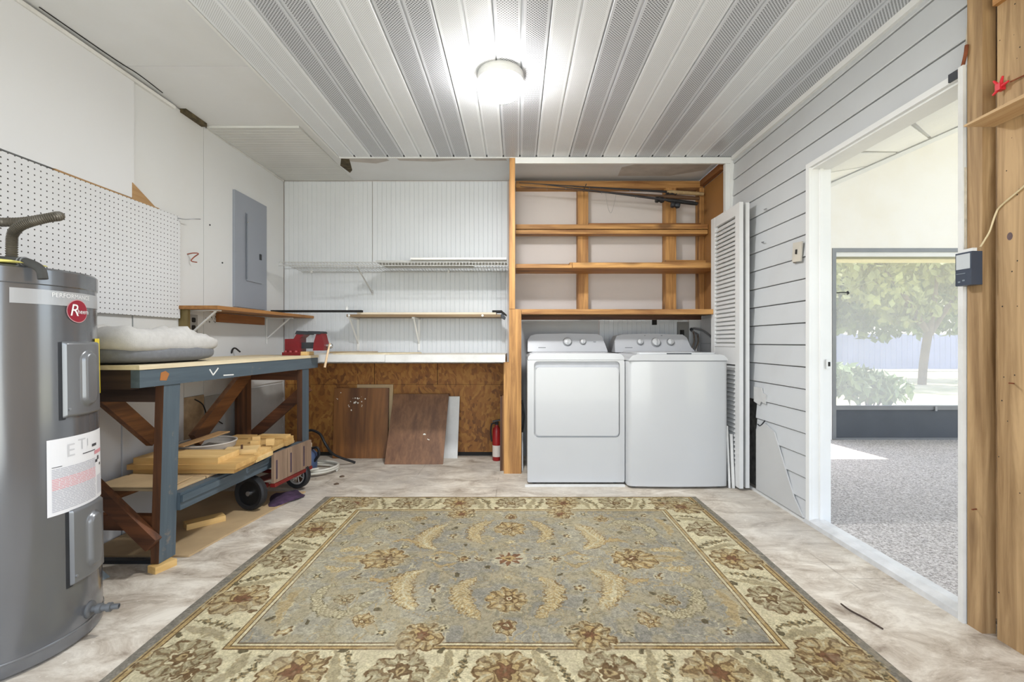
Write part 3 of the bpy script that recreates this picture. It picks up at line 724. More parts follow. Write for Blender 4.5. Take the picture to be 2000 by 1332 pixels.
    px4 = np.ones((H, W, 4), np.float32); px4[..., :3] = img
    im = bpy.data.images.new('rug_weave', W, H, alpha=False); im.pixels.foreach_set(px4.ravel()); im.update(); im.pack()
    return im, HW, HH

def build_rug():
    im, HW, HH = rug_image()
    m, nt, bs = base_mat('rug_pile')
    uv = N(nt, 'ShaderNodeUVMap'); ti = N(nt, 'ShaderNodeTexImage'); ti.image = im; ti.interpolation = 'Cubic'
    nt.links.new(uv.outputs['UV'], ti.inputs['Vector']); nt.links.new(ti.outputs['Color'], bs.inputs['Base Color'])
    bs.inputs['Roughness'].default_value = 0.95; bs.inputs['Specular IOR Level'].default_value = 0.1
    bump(nt, bs, noise_n(nt, coords(nt), 260, 2), 0.35, 0.003)
    nx, ny = 60, 44; bm = NB(); uvl = bm.loops.layers.uv.new('UVMap'); top = {}
    for j in range(ny+1):
        for i in range(nx+1):
            u = -HW+2*HW*i/nx; v = -HH+2*HH*j/ny
            e = min(HW-abs(u), HH-abs(v)); wob = 0.005*math.sin(v*5.2)*(1 if abs(u) > HW-0.02 else 0)
            top[i, j] = bm.verts.new((-0.037+u+wob, 2.105+v, 0.006+0.0045*min(1, e/0.03)+0.0015*mnoise.noise((u*3, v*3, 0))))
    for j in range(ny):
        for i in range(nx):
            f = bm.faces.new([top[i, j], top[i+1, j], top[i+1, j+1], top[i, j+1]])
            for l, (a, b) in zip(f.loops, ((i, j), (i+1, j), (i+1, j+1), (i, j+1))): l[uvl].uv = (a/nx, b/ny)
    rim = [top[i, 0] for i in range(nx+1)]+[top[nx, j] for j in range(1, ny+1)]+[top[i, ny] for i in range(nx-1, -1, -1)]+[top[0, j] for j in range(ny-1, 0, -1)]
    low = [bm.verts.new((v.co.x, v.co.y, 0.0008)) for v in rim]
    for k in range(len(rim)):
        f = bm.faces.new([rim[k], low[k], low[(k+1) % len(rim)], rim[(k+1) % len(rim)]])
        for l in f.loops: l[uvl].uv = (0.002, 0.5)
    return tag(obj('area_rug', bm, m, smooth=50), 'cream bordered floral rug with grey blue field lying on the concrete floor', 'rug')
build_rug()

# ------------------------------------------------------------------ ceiling lamp
def lamp():
    t = thing('ceiling_lamp', 'round white glowing dome lamp fixed to the perforated ceiling', 'lamp', (-0.086, 2.41, 2.402))
    def L(bm, name, mat, p=t, **k): return obj(name, bm, mat, p, local=True, **k)
    bm = NB(); lathe(bm, [(0.118, 0.0), (0.121, -0.016), (0.119, -0.020), (0.121, -0.024), (0.1195, -0.044), (0.112, -0.048)], 40); L(bm, 'base_ring', m_trim, smooth=40)
    bm = NB(); lathe(bm, [(0.111, -0.0485), (0.115, -0.054), (0.114, -0.070), (0.106, -0.092), (0.090, -0.110), (0.065, -0.123), (0.035, -0.130), (0.0001, -0.132)], 40)
    m, nt, bs = base_mat('lamp_glass'); bs.inputs['Base Color'].default_value = (0.9, 0.9, 0.9, 1)
    bs.inputs['Emission Color'].default_value = (1.0, 0.985, 0.96, 1); bs.inputs['Emission Strength'].default_value = LAMP_EMISSION
    L(bm, 'dome', m, smooth=60)
    ld = bpy.data.lights.new('lamp_light', 'AREA'); lo = bpy.data.objects.new('lamp_light', ld); COL.objects.link(lo); lo.parent = t; lo.location = (0, 0, -0.134)
    ld.shape = 'DISK'; ld.size = 0.17; ld.energy = LAMP_POWER; ld.color = (0.97, 0.985, 1.0)
    for a in (2.2, 1.75):
        bm = NB(); tube(bm, [(0.119*math.cos(a), 0.119*math.sin(a), -0.02), (0.126*math.cos(a), 0.126*math.sin(a), -0.02)], 0.004, 6); L(bm, 'screw', m_grey_metal)
lamp()

# ------------------------------------------------------------------ water heater
def water_heater():
    cx, cy = -1.722, 1.517; H = 1.232
    R = lambda z: 0.268-0.019*z/H
    t = thing('water_heater', 'grey cylindrical water heater with red oval badge and white warning label', 'water heater', (cx, cy, 0))
    m_tank = plain('heater_enamel', (122, 124, 128), 0.17, 0.6, 0.01, 2, coat=0.25)
    m_cover = plain('heater_cover', (128, 130, 133), 0.30, 0.5, 0.01, 2)
    def P(phi, z, d=0.0): r = R(z)+d; return Vector((r*math.cos(phi), r*math.sin(phi), z))
    def phi_at(px, z):
        a, b = math.radians(-125), math.radians(38)
        for _ in range(50):
            m = (a+b)/2; p = P(m, z)
            if 1010+900*(p.x+cx)/(p.y+cy) < px: a = m
            else: b = m
        return (a+b)/2
    L = lambda name, bm, mat, par=t, **k: obj(name, bm, mat, par, local=True, **k)
    bm = NB(); lathe(bm, [(0.255, 0.0), (R(0.01)+0.001, 0.012), (R(0.045)+0.001, 0.045), (R(0.05), 0.05)]+[(R(z), z) for z in (0.3, 0.6, 0.9, 1.15, 1.178)], 96); L('tank', bm, m_tank, smooth=35)
    bm = NB(); lathe(bm, [(R(1.178)+0.0005, 1.178), (R(1.18)+0.004, 1.181), (R(1.2)+0.004, 1.226), (R(1.2)-0.002, 1.233), (0.16, 1.238), (0.0001, 1.240)], 96); L('top_cap', bm, m_tank, smooth=35)
    bm = NB(); lathe(bm, [(R(0.05)+0.0015, 0.046), (R(0.05)+0.0035, 0.050), (R(0.05)+0.0015, 0.054)], 96, cap=False); L('base_seam', bm, m_cover, smooth=60)
    def patch(p0, p1, z0, z1, hf, nu, nv):
        bm = NB(); g = {}
        for j in range(nv+1):
            for i in range(nu+1):
                u, v = i/nu, j/nv; g[i, j] = bm.verts.new(P(p0+(p1-p0)*u, z0+(z1-z0)*v, hf(u, v)))
        for j in range(nv):
            for i in range(nu): bm.faces.new([g[i, j], g[i+1, j], g[i+1, j+1], g[i, j+1]])
        return bm
    def cover(p0, p1, z0, z1):
        wid = (p1-p0)*0.26; hei = z1-z0
        def hf(u, v):
            x = (u-0.5)*wid; y = (v-0.5)*hei; e = min(wid/2-abs(x), hei/2-abs(y))
            h = -0.004+0.016*min(1, max(0, e/0.006))
            q = math.hypot(x-0.004, max(0, abs(y)-hei*0.24))
            s = min(1, max(0, (0.034-q)/0.012)); return h+0.014*s*s*(3-2*s)
        o = L('access_cover', patch(p0, p1, z0, z1, hf, 44, 56), m_cover, smooth=50)
        bm = NB(); p = P(p0+0.05, z0+0.03, 0.012); tube(bm, [p, p+Vector((math.cos(p0), math.sin(p0), 0))*0.004], 0.004, 8); obj('screw', bm, m_grey_metal, o, local=True)
        return o
    cover(phi_at(120, 0.88), phi_at(120, 0.88)+0.62, 0.752, 1.003)
    cover(phi_at(134, 0.33), phi_at(134, 0.33)+0.60, 0.203, 0.452)
    bm = patch(phi_at(122, 0.88)-0.045, phi_at(122, 0.88)+0.03, 0.748, 1.0, lambda u, v: 0.001, 6, 2); L('cover_gap', bm, m_dark_metal)
    bm = patch(phi_at(136, 0.33)-0.045, phi_at(136, 0.33)+0.03, 0.200, 0.448, lambda u, v: 0.001, 6, 2); L('cover_gap', bm, m_dark_metal)
    def wrap(bm, p0, z0, d, r=0.255):
        for v in bm.verts: v.co = P(p0+v.co.x/r, z0+v.co.y, d+max(0, v.co.z)*0)
        return bm
    # pale band with white lettering, red oval badge
    pb = phi_at(18, 1.14)
    band = L('name_band', patch(pb, pb+2.0, 1.118, 1.164, lambda u, v: 0.0012, 50, 2), plain('silver_band', (178, 180, 183), 0.3, 0.3, 0.01, 3))
    tb = text_mesh('PERFORMANCE', 0.020)
    obj('lettering', wrap(tb, phi_at(100, 1.145), 1.144, 0.0022), plain('white_print', (236, 236, 236), 0.5), band, local=True)
    pc = phi_at(151, 1.10); zc = 1.103
    def disc(rx, ry, d, n=40):
        bm = NB(); c = bm.verts.new((0, 0, 0)); rg = [bm.verts.new((rx*math.cos(2*PI*k/n), ry*math.sin(2*PI*k/n), 0)) for k in range(n)]
        for k in range(n): bm.faces.new([c, rg[k], rg[(k+1) % n]])
        return wrap(bm, pc, zc, d)
    badge = L('badge', disc(0.041, 0.0385, 0.0026), plain('badge_rim', (206, 160, 164), 0.4))
    obj('badge_field', disc(0.0385, 0.036, 0.0034), plain('badge_red', (142, 22, 44), 0.4), badge, local=True)
    tb = text_mesh('R', 0.056); bmesh.ops.translate(tb, verts=tb.verts, vec=(-0.030, -0.016, 0))
    for v in tb.verts: v.co.x += v.co.y*0.22
    obj('lettering', wrap(tb, pc, zc, 0.0042), MATS['white_print'], badge, local=True)
    tb = text_mesh('heem', 0.022); bmesh.ops.translate(tb, verts=tb.verts, vec=(-0.004, -0.008, 0))
    obj('lettering', wrap(tb, pc, zc, 0.0042), MATS['white_print'], badge, local=True)
    # warning label
    pl = phi_at(91, 0.57); pw = phi_at(195, 0.57)-pl+0.02
    lab = L('warning_label', patch(pl, pl+pw, 0.448, 0.690, lambda u, v: 0.0012, 30, 2), plain('label_paper', (226, 226, 228), 0.5, 0, 0.01, 3))
    W = pw*0.255
    def strip(bm, x0, x1, y0, y1):
        n = max(1, int((x1-x0)/0.008))
        for i in range(n):
            a = x0+(x1-x0)*i/n; b = x0+(x1-x0)*(i+1)/n
            bm.faces.new([bm.verts.new((a, y0, 0)), bm.verts.new((b, y0, 0)), bm.verts.new((b, y1, 0)), bm.verts.new((a, y1, 0))])
    rnd = random.Random(5)
    red = NB(); gry = NB(); blk = NB()
    for k in range(26):
        y = 0.010+k*0.0053; dst = red if 13 <= k <= 19 else gry; x = 0.012
        while x < W*0.70:
            l = rnd.uniform(0.008, 0.03); strip(dst, x, min(x+l, W*0.72), y, y+0.0026); x += l+0.002
    for k in range(16): strip(gry, W*0.76, W*0.93, 0.014+k*0.0042, 0.016+k*0.0042)
    strip(red, W*0.70, W*0.95, 0.157, 0.170)
    strip(blk, W*0.45, W*0.72, 0.172, 0.175); strip(blk, W*0.64, W*0.76, 0.187, 0.196); strip(blk, W*0.72, W*0.79, 0.127, 0.137); strip(blk, W*0.79, W*0.84, 0.134, 0.148); strip(blk, W*0.86, W*0.92, 0.111, 0.120); strip(blk, 0.012, 0.04, 0.150, 0.152)
    for nm, b, c in (('print_lines_red', red, (214, 150, 156)), ('print_lines_grey', gry, (182, 182, 190)), ('print_marks', blk, (70, 70, 74))):
        stuff(obj(nm, wrap(b, pl, 0.450, 0.0020), plain(nm+'_ink', c, 0.6), lab, local=True))
    for s, x, y, sz in (('E', 0.052, 0.176, 0.060), ('T', 0.092, 0.190, 0.052), ('I', 0.128, 0.196, 0.036)):
        tb = text_mesh(s, sz); bmesh.ops.translate(tb, verts=tb.verts, vec=(x, y, 0)); obj('lettering', wrap(tb, pl, 0.450, 0.0020), plain('pale_print', (200, 200, 203), 0.6), lab, local=True)
    py = phi_at(183, 0.9); o = L('energy_guide', patch(py, py+1.0, 0.815, 1.012, lambda u, v: 0.0045, 20, 2), plain('yellow_label', (226, 204, 40), 0.5, 0, 0.02, 4))
    # drain valve
    pv = phi_at(176, 0.082); d = Vector((math.cos(pv), math.sin(pv), 0)); p = P(pv, 0.085); vv = NB()
    Mv = Matrix.Translation(p) @ d.to_track_quat('Z', 'Y').to_matrix().to_4x4()
    lathe(vv, [(0.028, -0.003), (0.028, 0.003), (0.024, 0.006), (0.010, 0.006), (0.010, 0.02), (0.016, 0.021), (0.016, 0.034), (0.011, 0.036), (0.011, 0.05), (0.015, 0.051), (0.015, 0.062), (0.009, 0.063), (0.009, 0.084), (0.0065, 0.085), (0.0065, 0.07)], 16, Mv); L('drain_valve', vv, plain('valve_plastic', (92, 94, 96), 0.45), smooth=40)
    # insulated pipe and ribbed conduit on top
    W3 = lambda px, py, Y: at(px, py, Y)-Vector((cx, cy, 0))
    path = smooth_path([W3(-60, 504, 1.40), W3(0, 508, 1.40), W3(45, 511, 1.40), W3(66, 517, 1.40), W3(80, 528, 1.40), W3(84, 545, 1.40)], 6)
    bm = NB(); tube(bm, path, 0.0125, 12); pp = L('insulated_pipe', bm, plain('pipe_insulation', (62, 61, 58), 0.7, 0, 0.1, 20), smooth=60)
    bm = NB()
    for px in (40, 47):
        a = W3(px, 510.5, 1.40); tube(bm, [a, a+Vector((0.004, 0, -0.0005))], 0.0140, 12)
    obj('tape_band', bm, m_grey_metal, pp, local=True)
    raw = smooth_path([W3(23, 508, 1.42), W3(23, 478, 1.42), W3(25, 458, 1.42), W3(36, 444, 1.42), W3(60, 434, 1.43), W3(88, 427, 1.44), W3(112, 423, 1.46), W3(112, 422, 1.49), W3(84, 427, 1.51), W3(45, 433, 1.51), W3(0, 434, 1.50), W3(-60, 434, 1.50)], 22)
    bm = NB(); tube(bm, raw, [0.0135+0.0018*math.sin(i*2.1) for i in range(len(raw))], 12); L('ribbed_conduit', bm, plain('conduit', (104, 98, 88), 0.45, 0.4, 0.08, 20), smooth=60)
    bm = NB(); prism(bm, [(W3(-40, 520, 1.40).x, 1.238), (W3(55, 531, 1.40).x, 1.238), (W3(50, 529, 1.40).x, 1.2425), (W3(-40, 517, 1.40).x, 1.256)], 'y', 1.36-cy, 1.46-cy); L('foam_collar', bm, plain('yellow_foam', (206, 196, 110), 0.9))
water_heater()

# ------------------------------------------------------------------ workbench
m_bluegrey = wood('worn_blue_paint', (84, 97, 106), (66, 79, 88), 'y', 22, 0.55, wear=(120, 112, 104))
m_bluegrey_z = wood('worn_blue_paint_z', (86, 99, 108), (66, 79, 88), 'z', 22, 0.55, wear=(120, 112, 104))
m_redwood_x = wood('stained_wood_x', (112, 68, 40), (60, 34, 20), 'x', 30, 0.55)
m_redwood_y = wood('stained_wood_y', (134, 88, 50), (76, 46, 26), 'y', 30, 0.55)
m_redwood_z = wood('stained_wood_z', (110, 70, 42), (62, 38, 24), 'z', 30, 0.55)
m_ply = wood('bench_plywood', (224, 211, 182), (198, 182, 148), 'y', 16, 0.6, wear=(182, 160, 120))
m_pine = wood('pine_offcut', (226, 192, 132), (202, 162, 98), 'x', 26, 0.6)
m_pine_y = wood('pine_offcut_y', (224, 190, 128), (200, 160, 96), 'y', 26, 0.6)
m_hardboard = plain('hardboard_tan', (186, 160, 122), 0.7, 0, 0.08, 5)
BR = -math.atan(0.07/1.52)
def workbench():
    t = thing('workbench', 'blue grey painted wooden workbench along the white wall with diagonal braces', 'workbench', (-1.54, 1.88, 0), rot=(0, 0, BR))
    L = lambda name, bm, mat, par=t, **k: obj(name, bm, mat, par, local=True, **k)
    L('tabletop', bx(-0.47, 0.004, -0.006, 1.525, 0.886, 0.905), m_ply, bevel=0.002)
    ap = L('apron', bx(-0.038, 0, 0, 1.52, 0.812, 0.885), m_bluegrey, bevel=0.003)
    bm = NB(); beam(bm, (0.0005, 0.40, 0.865), (0.0005, 0.425, 0.835), 0.007, 0.0012, (1, 0, 0)); beam(bm, (0.0005, 0.425, 0.835), (0.0005, 0.462, 0.868), 0.007, 0.0012, (1, 0, 0)); beam(bm, (0.0005, 0.50, 0.828), (0.0005, 0.58, 0.826), 0.006, 0.0012, (1, 0, 0))
    obj('paint_mark', bm, plain('white_scuff', (226, 226, 222), 0.6), ap, local=True)
    bm = NB(); prism(bm, [(0.10, 0.835), (0.135, 0.832), (0.15, 0.86), (0.13, 0.874), (0.105, 0.868)], 'x', 0.0, 0.0012); obj('bare_spot', bm, plain('bare_orange', (168, 108, 56), 0.7), ap, local=True)
    L('end_apron', bx(-0.466, -0.0385, 0.002, 0.04, 0.805, 0.885), wood('dark_rail', (74, 54, 42), (44, 30, 24), 'x', 28), bevel=0.003)
    L('end_apron', bx(-0.466, -0.0385, 1.48, 1.518, 0.812, 0.885), m_redwood_x, bevel=0.003)
    L('cross_rail', bx(-0.455, -0.046, 0.150, 0.188, 0.735, 0.800), MATS['dark_rail'], bevel=0.003)
    L('cross_rail', bx(-0.455, -0.046, 1.325, 1.363, 0.735, 0.800), m_redwood_x, bevel=0.003)
    def leg(x0, x1, y0, y1, z0, blue):
        bm = NB(); box(bm, x0, x1, y0, y1, z0, 0.811 if blue else 0.885); bm.normal_update()
        for f in bm.faces: f.material_index = 1 if (blue and f.normal.x > 0.5) else 0
        L('leg', bm, [m_redwood_z, m_bluegrey_z])
    bm = NB(); hexa(bm, [(-0.068, 0.130, 0.031), (-0.030, 0.130, 0.031), (-0.030, 0.222, 0.031), (-0.068, 0.222, 0.031), (-0.045, 0.130, 0.811), (-0.007, 0.130, 0.811), (-0.007, 0.222, 0.811), (-0.045, 0.222, 0.811)]); bm.normal_update()
    for f in bm.faces: f.material_index = 1 if f.normal.x > 0.5 else 0
    L('leg', bm, [m_redwood_z, m_bluegrey_z])
    leg(-0.045, -0.007, 1.310, 1.400, 0.010, True)
    leg(-0.466, -0.428, 0.130, 0.222, 0.010, False); leg(-0.466, -0.428, 1.310, 1.400, 0.010, False)
    L('foot_block', bx(-0.025, 0.025, -0.045, 0.045, 0.0, 0.030, Matrix.Translation((-0.030, 0.150, 0)) @ Matrix.Rotation(-0.30, 4, 'Z')), m_pine_y, bevel=0.002)
    L('shelf_rail', bx(-0.045, -0.007, 0.223, 1.309, 0.232, 0.312), m_bluegrey, bevel=0.003)
    L('shelf_lip', bx(-0.006, 0.004, 0.223, 1.309, 0.270, 0.300), m_bluegrey, bevel=0.002)
    L('shelf_rail', bx(-0.466, -0.428, 0.223, 1.309, 0.232, 0.312), m_redwood_y, bevel=0.003)
    L('cross_rail', bx(-0.427, -0.046, 0.150, 0.188, 0.165, 0.231), m_redwood_x, bevel=0.003)
    for k in range(5):
        y0 = 0.235+0.212*k
        L('shelf_slat', bx(-0.466, -0.050, y0, y0+0.205, 0.3125, 0.324), m_hardboard, bevel=0.001)
    def br(a, b, w=0.075, th=0.035, mat=m_redwood_x, up=(0, 1, 0)):
        bm = NB(); beam(bm, a, b, w, th, up); L('brace', bm, mat, bevel=0.003)
    br((-0.405, 0.20, 0.80), (-0.405, 0.535, 0.485), 0.075, 0.035, m_redwood_y, (1, 0, 0)); br((-0.445, 0.110, 0.50), (-0.035, 0.110, 0.125), 0.065)
    br((-0.40, 0.82, 0.42), (-0.40, 1.36, 0.83), 0.09, 0.035, m_redwood_y, (1, 0, 0))
    br((-0.02, 1.415, 0.68), (-0.42, 1.415, 0.33), 0.07, 0.03)
    bm = NB(); prism(bm, [(-0.014, 0.118), (0.008, 0.108), (0.008, 0.15), (-0.004, 0.158)], 'y', 0.128, 0.1295); bm.free()
workbench()
obj('stud', bx(-2.040, -1.995, 3.33, 3.37, 0.0, 0.86), m_redwood_z, wall_left, bevel=0.003)

# cushion folded on the bench
def cushion():
    t = thing('folded_cushion', 'crumpled pale grey cushion with dark grey underside lying on the workbench', 'cushion', (-1.755, 2.155, 0.9055))
    def shell(name, mat, z0, z1, rx, ry, seed, amp, n=3.2):
        bm = NB(); nu, nv = 56, 20; rows = []
        for j in range(nv+1):
            v = -PI/2+PI*j/nv; row = []
            for i in range(nu):
                a = 2*PI*i/nu; ca, sa = math.cos(a), math.sin(a)
                k = (abs(ca)**n+abs(sa)**n)**(-1/n); cv = max(1e-3, abs(math.cos(v)))**0.40
                x = rx*k*ca*cv; y = ry*k*sa*cv; z = (z0+z1)/2+(z1-z0)/2*math.copysign(abs(math.sin(v))**0.7, math.sin(v))
                q = Vector((x*9, y*9, seed)); d = mnoise.noise(q)*amp+mnoise.noise(q*2.6)*amp*0.5+(abs(mnoise.noise(Vector((x*15+y*6, y*10-x*3, seed+5))))-0.2)*amp*0.8
                if v > 0: z += d*math.sin(v)
                z += (0.018*y/ry*-1 if z0 > 0.03 else 0)*math.sin(max(0, v))
                row.append(bm.verts.new((x+d*0.3, y+d*0.3, max(z, 0.0004))))
            rows.append(row)
        for j in range(nv):
            for i in range(nu): bm.faces.new([rows[j][i], rows[j][(i+1) % nu], rows[j+1][(i+1) % nu], rows[j+1][i]])
        bm.faces.new(rows[0][::-1]); bm.faces.new(rows[-1])
        return obj(name, bm, mat, t, local=True, smooth=70)
    shell('underside', plain('charcoal_fabric', (112, 114, 118), 0.9, 0, 0.06, 60, 0.2), 0.0, 0.088, 0.218, 0.308, 3, 0.012)
    shell('cover', plain('pale_fabric', (188, 186, 183), 0.9, 0, 0.05, 40, 0.2), 0.040, 0.146, 0.216, 0.306, 9, 0.040, 5)
cushion()

# bench vise clamped at the front corner
def vise():
    t = thing('bench_vise', 'red cast bench vise with dark steel jaws bolted to the bench corner', 'vise', (-1.585, 3.30, 0.9055))
    red = plain('vise_red', (116, 16, 24), 0.4, 0, 0.1, 14); ox = -1.585
    L = lambda name, bm, mat, par=t, **k: obj(name, bm, mat, par, local=True, **k)
    def pr(name, poly, y0, y1, mat, bevel=0.004, par=t):
        bm = NB(); prism(bm, poly, 'y', y0, y1); return L(name, bm, mat, par, bevel=bevel)
    pr('base', [(-0.066, 0), (0.06, 0), (0.06, 0.022), (-0.066, 0.022)], -0.065, 0.065, red)
    pr('fixed_body', [(-0.055, 0.021), (0.052, 0.021), (0.052, 0.122), (0.085, 0.150), (0.060, 0.160), (0.028, 0.152), (0.008, 0.118), (-0.055, 0.116)], -0.048, 0.048, red)
    pr('slide_bar', [(0.045, 0.048), (0.175, 0.048), (0.175, 0.092), (0.045, 0.092)], -0.026, 0.026, m_dark_metal)
    pr('moving_jaw', [(0.142, 0.034), (0.215, 0.034), (0.222, 0.075), (0.200, 0.158), (0.168, 0.158), (0.150, 0.10)], -0.045, 0.045, red)
    pr('jaw_plate', [(0.018, 0.150), (0.108, 0.146), (0.112, 0.170), (0.030, 0.174)], -0.052, 0.052, m_dark_metal)
    pr('jaw_plate', [(0.1085, 0.152), (0.196, 0.150), (0.206, 0.158), (0.198, 0.170), (0.112, 0.172)], -0.052, 0.052, m_dark_metal)
    bm = NB(); tube(bm, [(0.16, 0, 0.072), (0.250, 0, 0.066)], [0.014, 0.014], 12); lathe(bm, [(0.016, 0), (0.02, 0.008), (0.016, 0.02), (0.004, 0.026)], 14, Matrix.Translation((0.240, 0, 0.066)) @ Matrix.Rotation(PI/2, 4, 'Y')); L('screw', bm, m_steel, smooth=50)
    bm = NB(); tube(bm, [(0.249, -0.012, 0.085), (0.236, -0.028, 0.0), (0.224, -0.040, -0.085)], [0.006, 0.0075, 0.0085], 10); L('handle', bm, plain('ash_handle', (214, 186, 150), 0.5), smooth=60)
    for x in (-0.045, -0.01, 0.03):
        bm = NB(); lathe(bm, [(0.009, 0), (0.009, 0.010), (0.006, 0.012)], 6, Matrix.Translation((x, -0.058, 0.022))); L('bolt', bm, plain('vise_bolt', (170, 80, 84), 0.4, 0.3))
vise()
tag(obj('wood_block', bx(-1.5245, -1.480, 3.245, 3.355, 0.9055, 0.932), m_pine, bevel=0.002), 'small pale pine block under the sliding bar of the red vise', 'block')

# ------------------------------------------------------------------ timber stored on the bench shelf
PINES = [m_pine, wood('pine_offcut_b', (216, 178, 114), (182, 140, 82), 'x', 26, 0.6), wood('pine_offcut_c', (232, 202, 148), (206, 172, 112), 'x', 26, 0.6)]
def plank(lo, hi, rz, label, mat=None, name='pine_board', cat='board', group='pine boards stacked on the bench shelf', tilt=0.0):
    mat = mat or PINES[int(abs(lo[1]+hi[0])*1000) % 3]
    c = (Vector(lo)+Vector(hi))/2; h = (Vector(hi)-Vector(lo))/2
    bm = bx(-h.x, h.x, -h.y, h.y, 0, 2*h.z)
    o = obj(name, bm, mat, None, local=True, bevel=0.0015); o.location = (c.x, c.y, lo[2]); o.rotation_euler = (0, tilt, rz)
    return tag(o, label, cat, group)
zb = 0.3255
plank((-1.965, 2.36, zb), (-1.455, 2.55, zb+0.024), 0.02, 'pine board at the bottom of the stack, nearest the painted bench leg')
plank((-1.965, 2.57, zb), (-1.46, 2.755, zb+0.024), 0.015, 'pine board at the bottom of the stack, second from the painted leg')
plank((-1.955, 2.78, zb), (-1.505, 2.97, zb+0.024), 0.02, 'pine board at the bottom of the stack, third from the painted leg')
z2 = zb+0.0245
plank((-1.985, 2.345, z2), (-1.435, 2.545, z2+0.026), 0.015, 'thicker pine board in the middle layer with its end proud of the shelf rail')
plank((-1.965, 2.565, z2), (-1.47, 2.755, z2+0.024), 0.02, 'pine board in the middle layer carrying the small dark peg')
plank((-1.945, 2.775, z2), (-1.505, 2.965, z2+0.024), 0.025, 'pine board in the middle layer beside the cart panel')
z3 = z2+0.0265
plank((-1.965, 2.36, z3), (-1.535, 2.545, z3+0.030), 0.01, 'thick pine board on top of the stack at its near end')
plank((-1.66, 2.575, z3-0.002), (-1.49, 2.70, z3+0.016), 0.35, 'short bright pine offcut lying askew on the stack')
plank((-1.72, 2.985, zb), (-1.495, 3.085, zb+0.030), 0.03, 'pine board at the far end of the shelf under two others')
plank((-1.70, 2.99, zb+0.0305), (-1.495, 3.08, zb+0.050), 0.05, 'pine board in the middle of the far pile behind the cart panel')
plank((-1.88, 2.98, zb), (-1.74, 3.09, zb+0.055), 0.0, 'square pine block standing behind the far pile')
plank((-1.69, 3.0, zb+0.0505), (-1.50, 3.055, zb+0.066), -0.04, 'narrow pine strip topping the far pile')
for i, (x, y, zz, lab) in enumerate(((-1.515, 2.60, z3-0.002, 'upright pale pine cube at the front of the stack'), (-1.56, 2.745, z3-0.002, 'upright pine cube beside the bright offcut'), (-1.50, 2.80, z3-0.002, 'pale end block near the far pile'), (-1.62, 2.86, z3-0.002, 'stubby pine block in the middle of the boards'))):
    if i: plank((x-0.022, y-0.016, zz), (x+0.022, y+0.016, zz+0.038), 0.2*i, lab, m_pine, 'pine_block', 'block', 'small pine blocks on the boards')
bm = NB(); tube(bm, [(-1.565, 2.62, z2+0.0245), (-1.565, 2.62, z2+0.066)], 0.006, 8); tag(obj('peg', bm, m_redwood_z, smooth=40), 'small dark peg standing on the pine boards', 'peg')
bm = NB(); hexa(bm, [(-1.95, 2.115, 0.329), (-1.60, 2.115, 0.329), (-1.62, 2.30, 0.326), (-1.95, 2.34, 0.326), (-1.95, 2.115, 0.334), (-1.60, 2.115, 0.334), (-1.62, 2.30, 0.331), (-1.95, 2.34, 0.331)])
tag(obj('hardboard_sheet', bm, m_hardboard), 'tan hardboard sheet lying on the bench shelf behind the near leg', 'board')
def dish():
    t = thing('round_dish', 'shallow grey round dish lying on the pine boards under the bench', 'dish', (-1.815, 2.70, z2+0.0255))
    bm = NB(); lathe(bm, [(0.0001, 0.0), (0.115, 0.0), (0.142, 0.010), (0.150, 0.040), (0.145, 0.041), (0.136, 0.014), (0.112, 0.006), (0.0001, 0.005)], 48)
    obj('bowl', bm, plain('dish_grey', (170, 164, 156), 0.5, 0, 0.05, 6), t, local=True, smooth=40)
    bm = NB(); lathe(bm, [(0.147, 0.038), (0.153, 0.040), (0.153, 0.044), (0.147, 0.046), (0.143, 0.042)], 48, cap=False); obj('rim', bm, plain('dish_rim', (196, 190, 182), 0.45), t, local=True, smooth=60)
dish()
bm = NB(); hexa(bm, [(-1.86, 2.50, 0.4295), (-1.81, 2.50, 0.4295), (-1.745, 2.80, 0.452), (-1.815, 2.80, 0.452), (-1.86, 2.50, 0.436), (-1.81, 2.50, 0.436), (-1.745, 2.80, 0.459), (-1.815, 2.80, 0.459)])
tag(obj('plywood_strip', bm, m_brown_ply), 'thin tan plywood strip leaning across the round dish', 'board')

# under the bench
bm = NB(); prism(bm, [(-2.03, 2.14), (-1.525, 2.14), (-1.405, 3.06), (-2.03, 3.06)], 'z', 0.0008, 0.009)
tag(obj('plywood_sheet', bm, m_hardboard), 'thin tan plywood sheet lying on the floor below the bench', 'board')
plank((-1.735, 2.42, 0.0095), (-1.665, 2.60, 0.040), -0.75, 'yellow pine offcut lying on the plywood sheet below the bench', m_pine_y, 'pine_board', 'board', None)
tag(obj('metal_bar', bx(-1.93, -1.635, 2.075, 2.105, 0.0, 0.016), m_dark_metal, bevel=0.003), 'dark metal bar on the floor beside the foot block', 'bar')
bm = NB(); hexa(bm, [(-1.95, 1.93, 0.001), (-1.74, 1.93, 0.001), (-1.73, 1.96, 0.001), (-1.95, 1.96, 0.001), (-1.95, 1.94, 0.13), (-1.84, 1.94, 0.11), (-1.84, 1.95, 0.11), (-1.95, 1.95, 0.13)])
tag(obj('plastic_wedge', bm, plain('blue_grey_plastic', (134, 146, 152), 0.4), bevel=0.004), 'blue grey plastic sheet folded on the floor behind the heater', 'sheet')

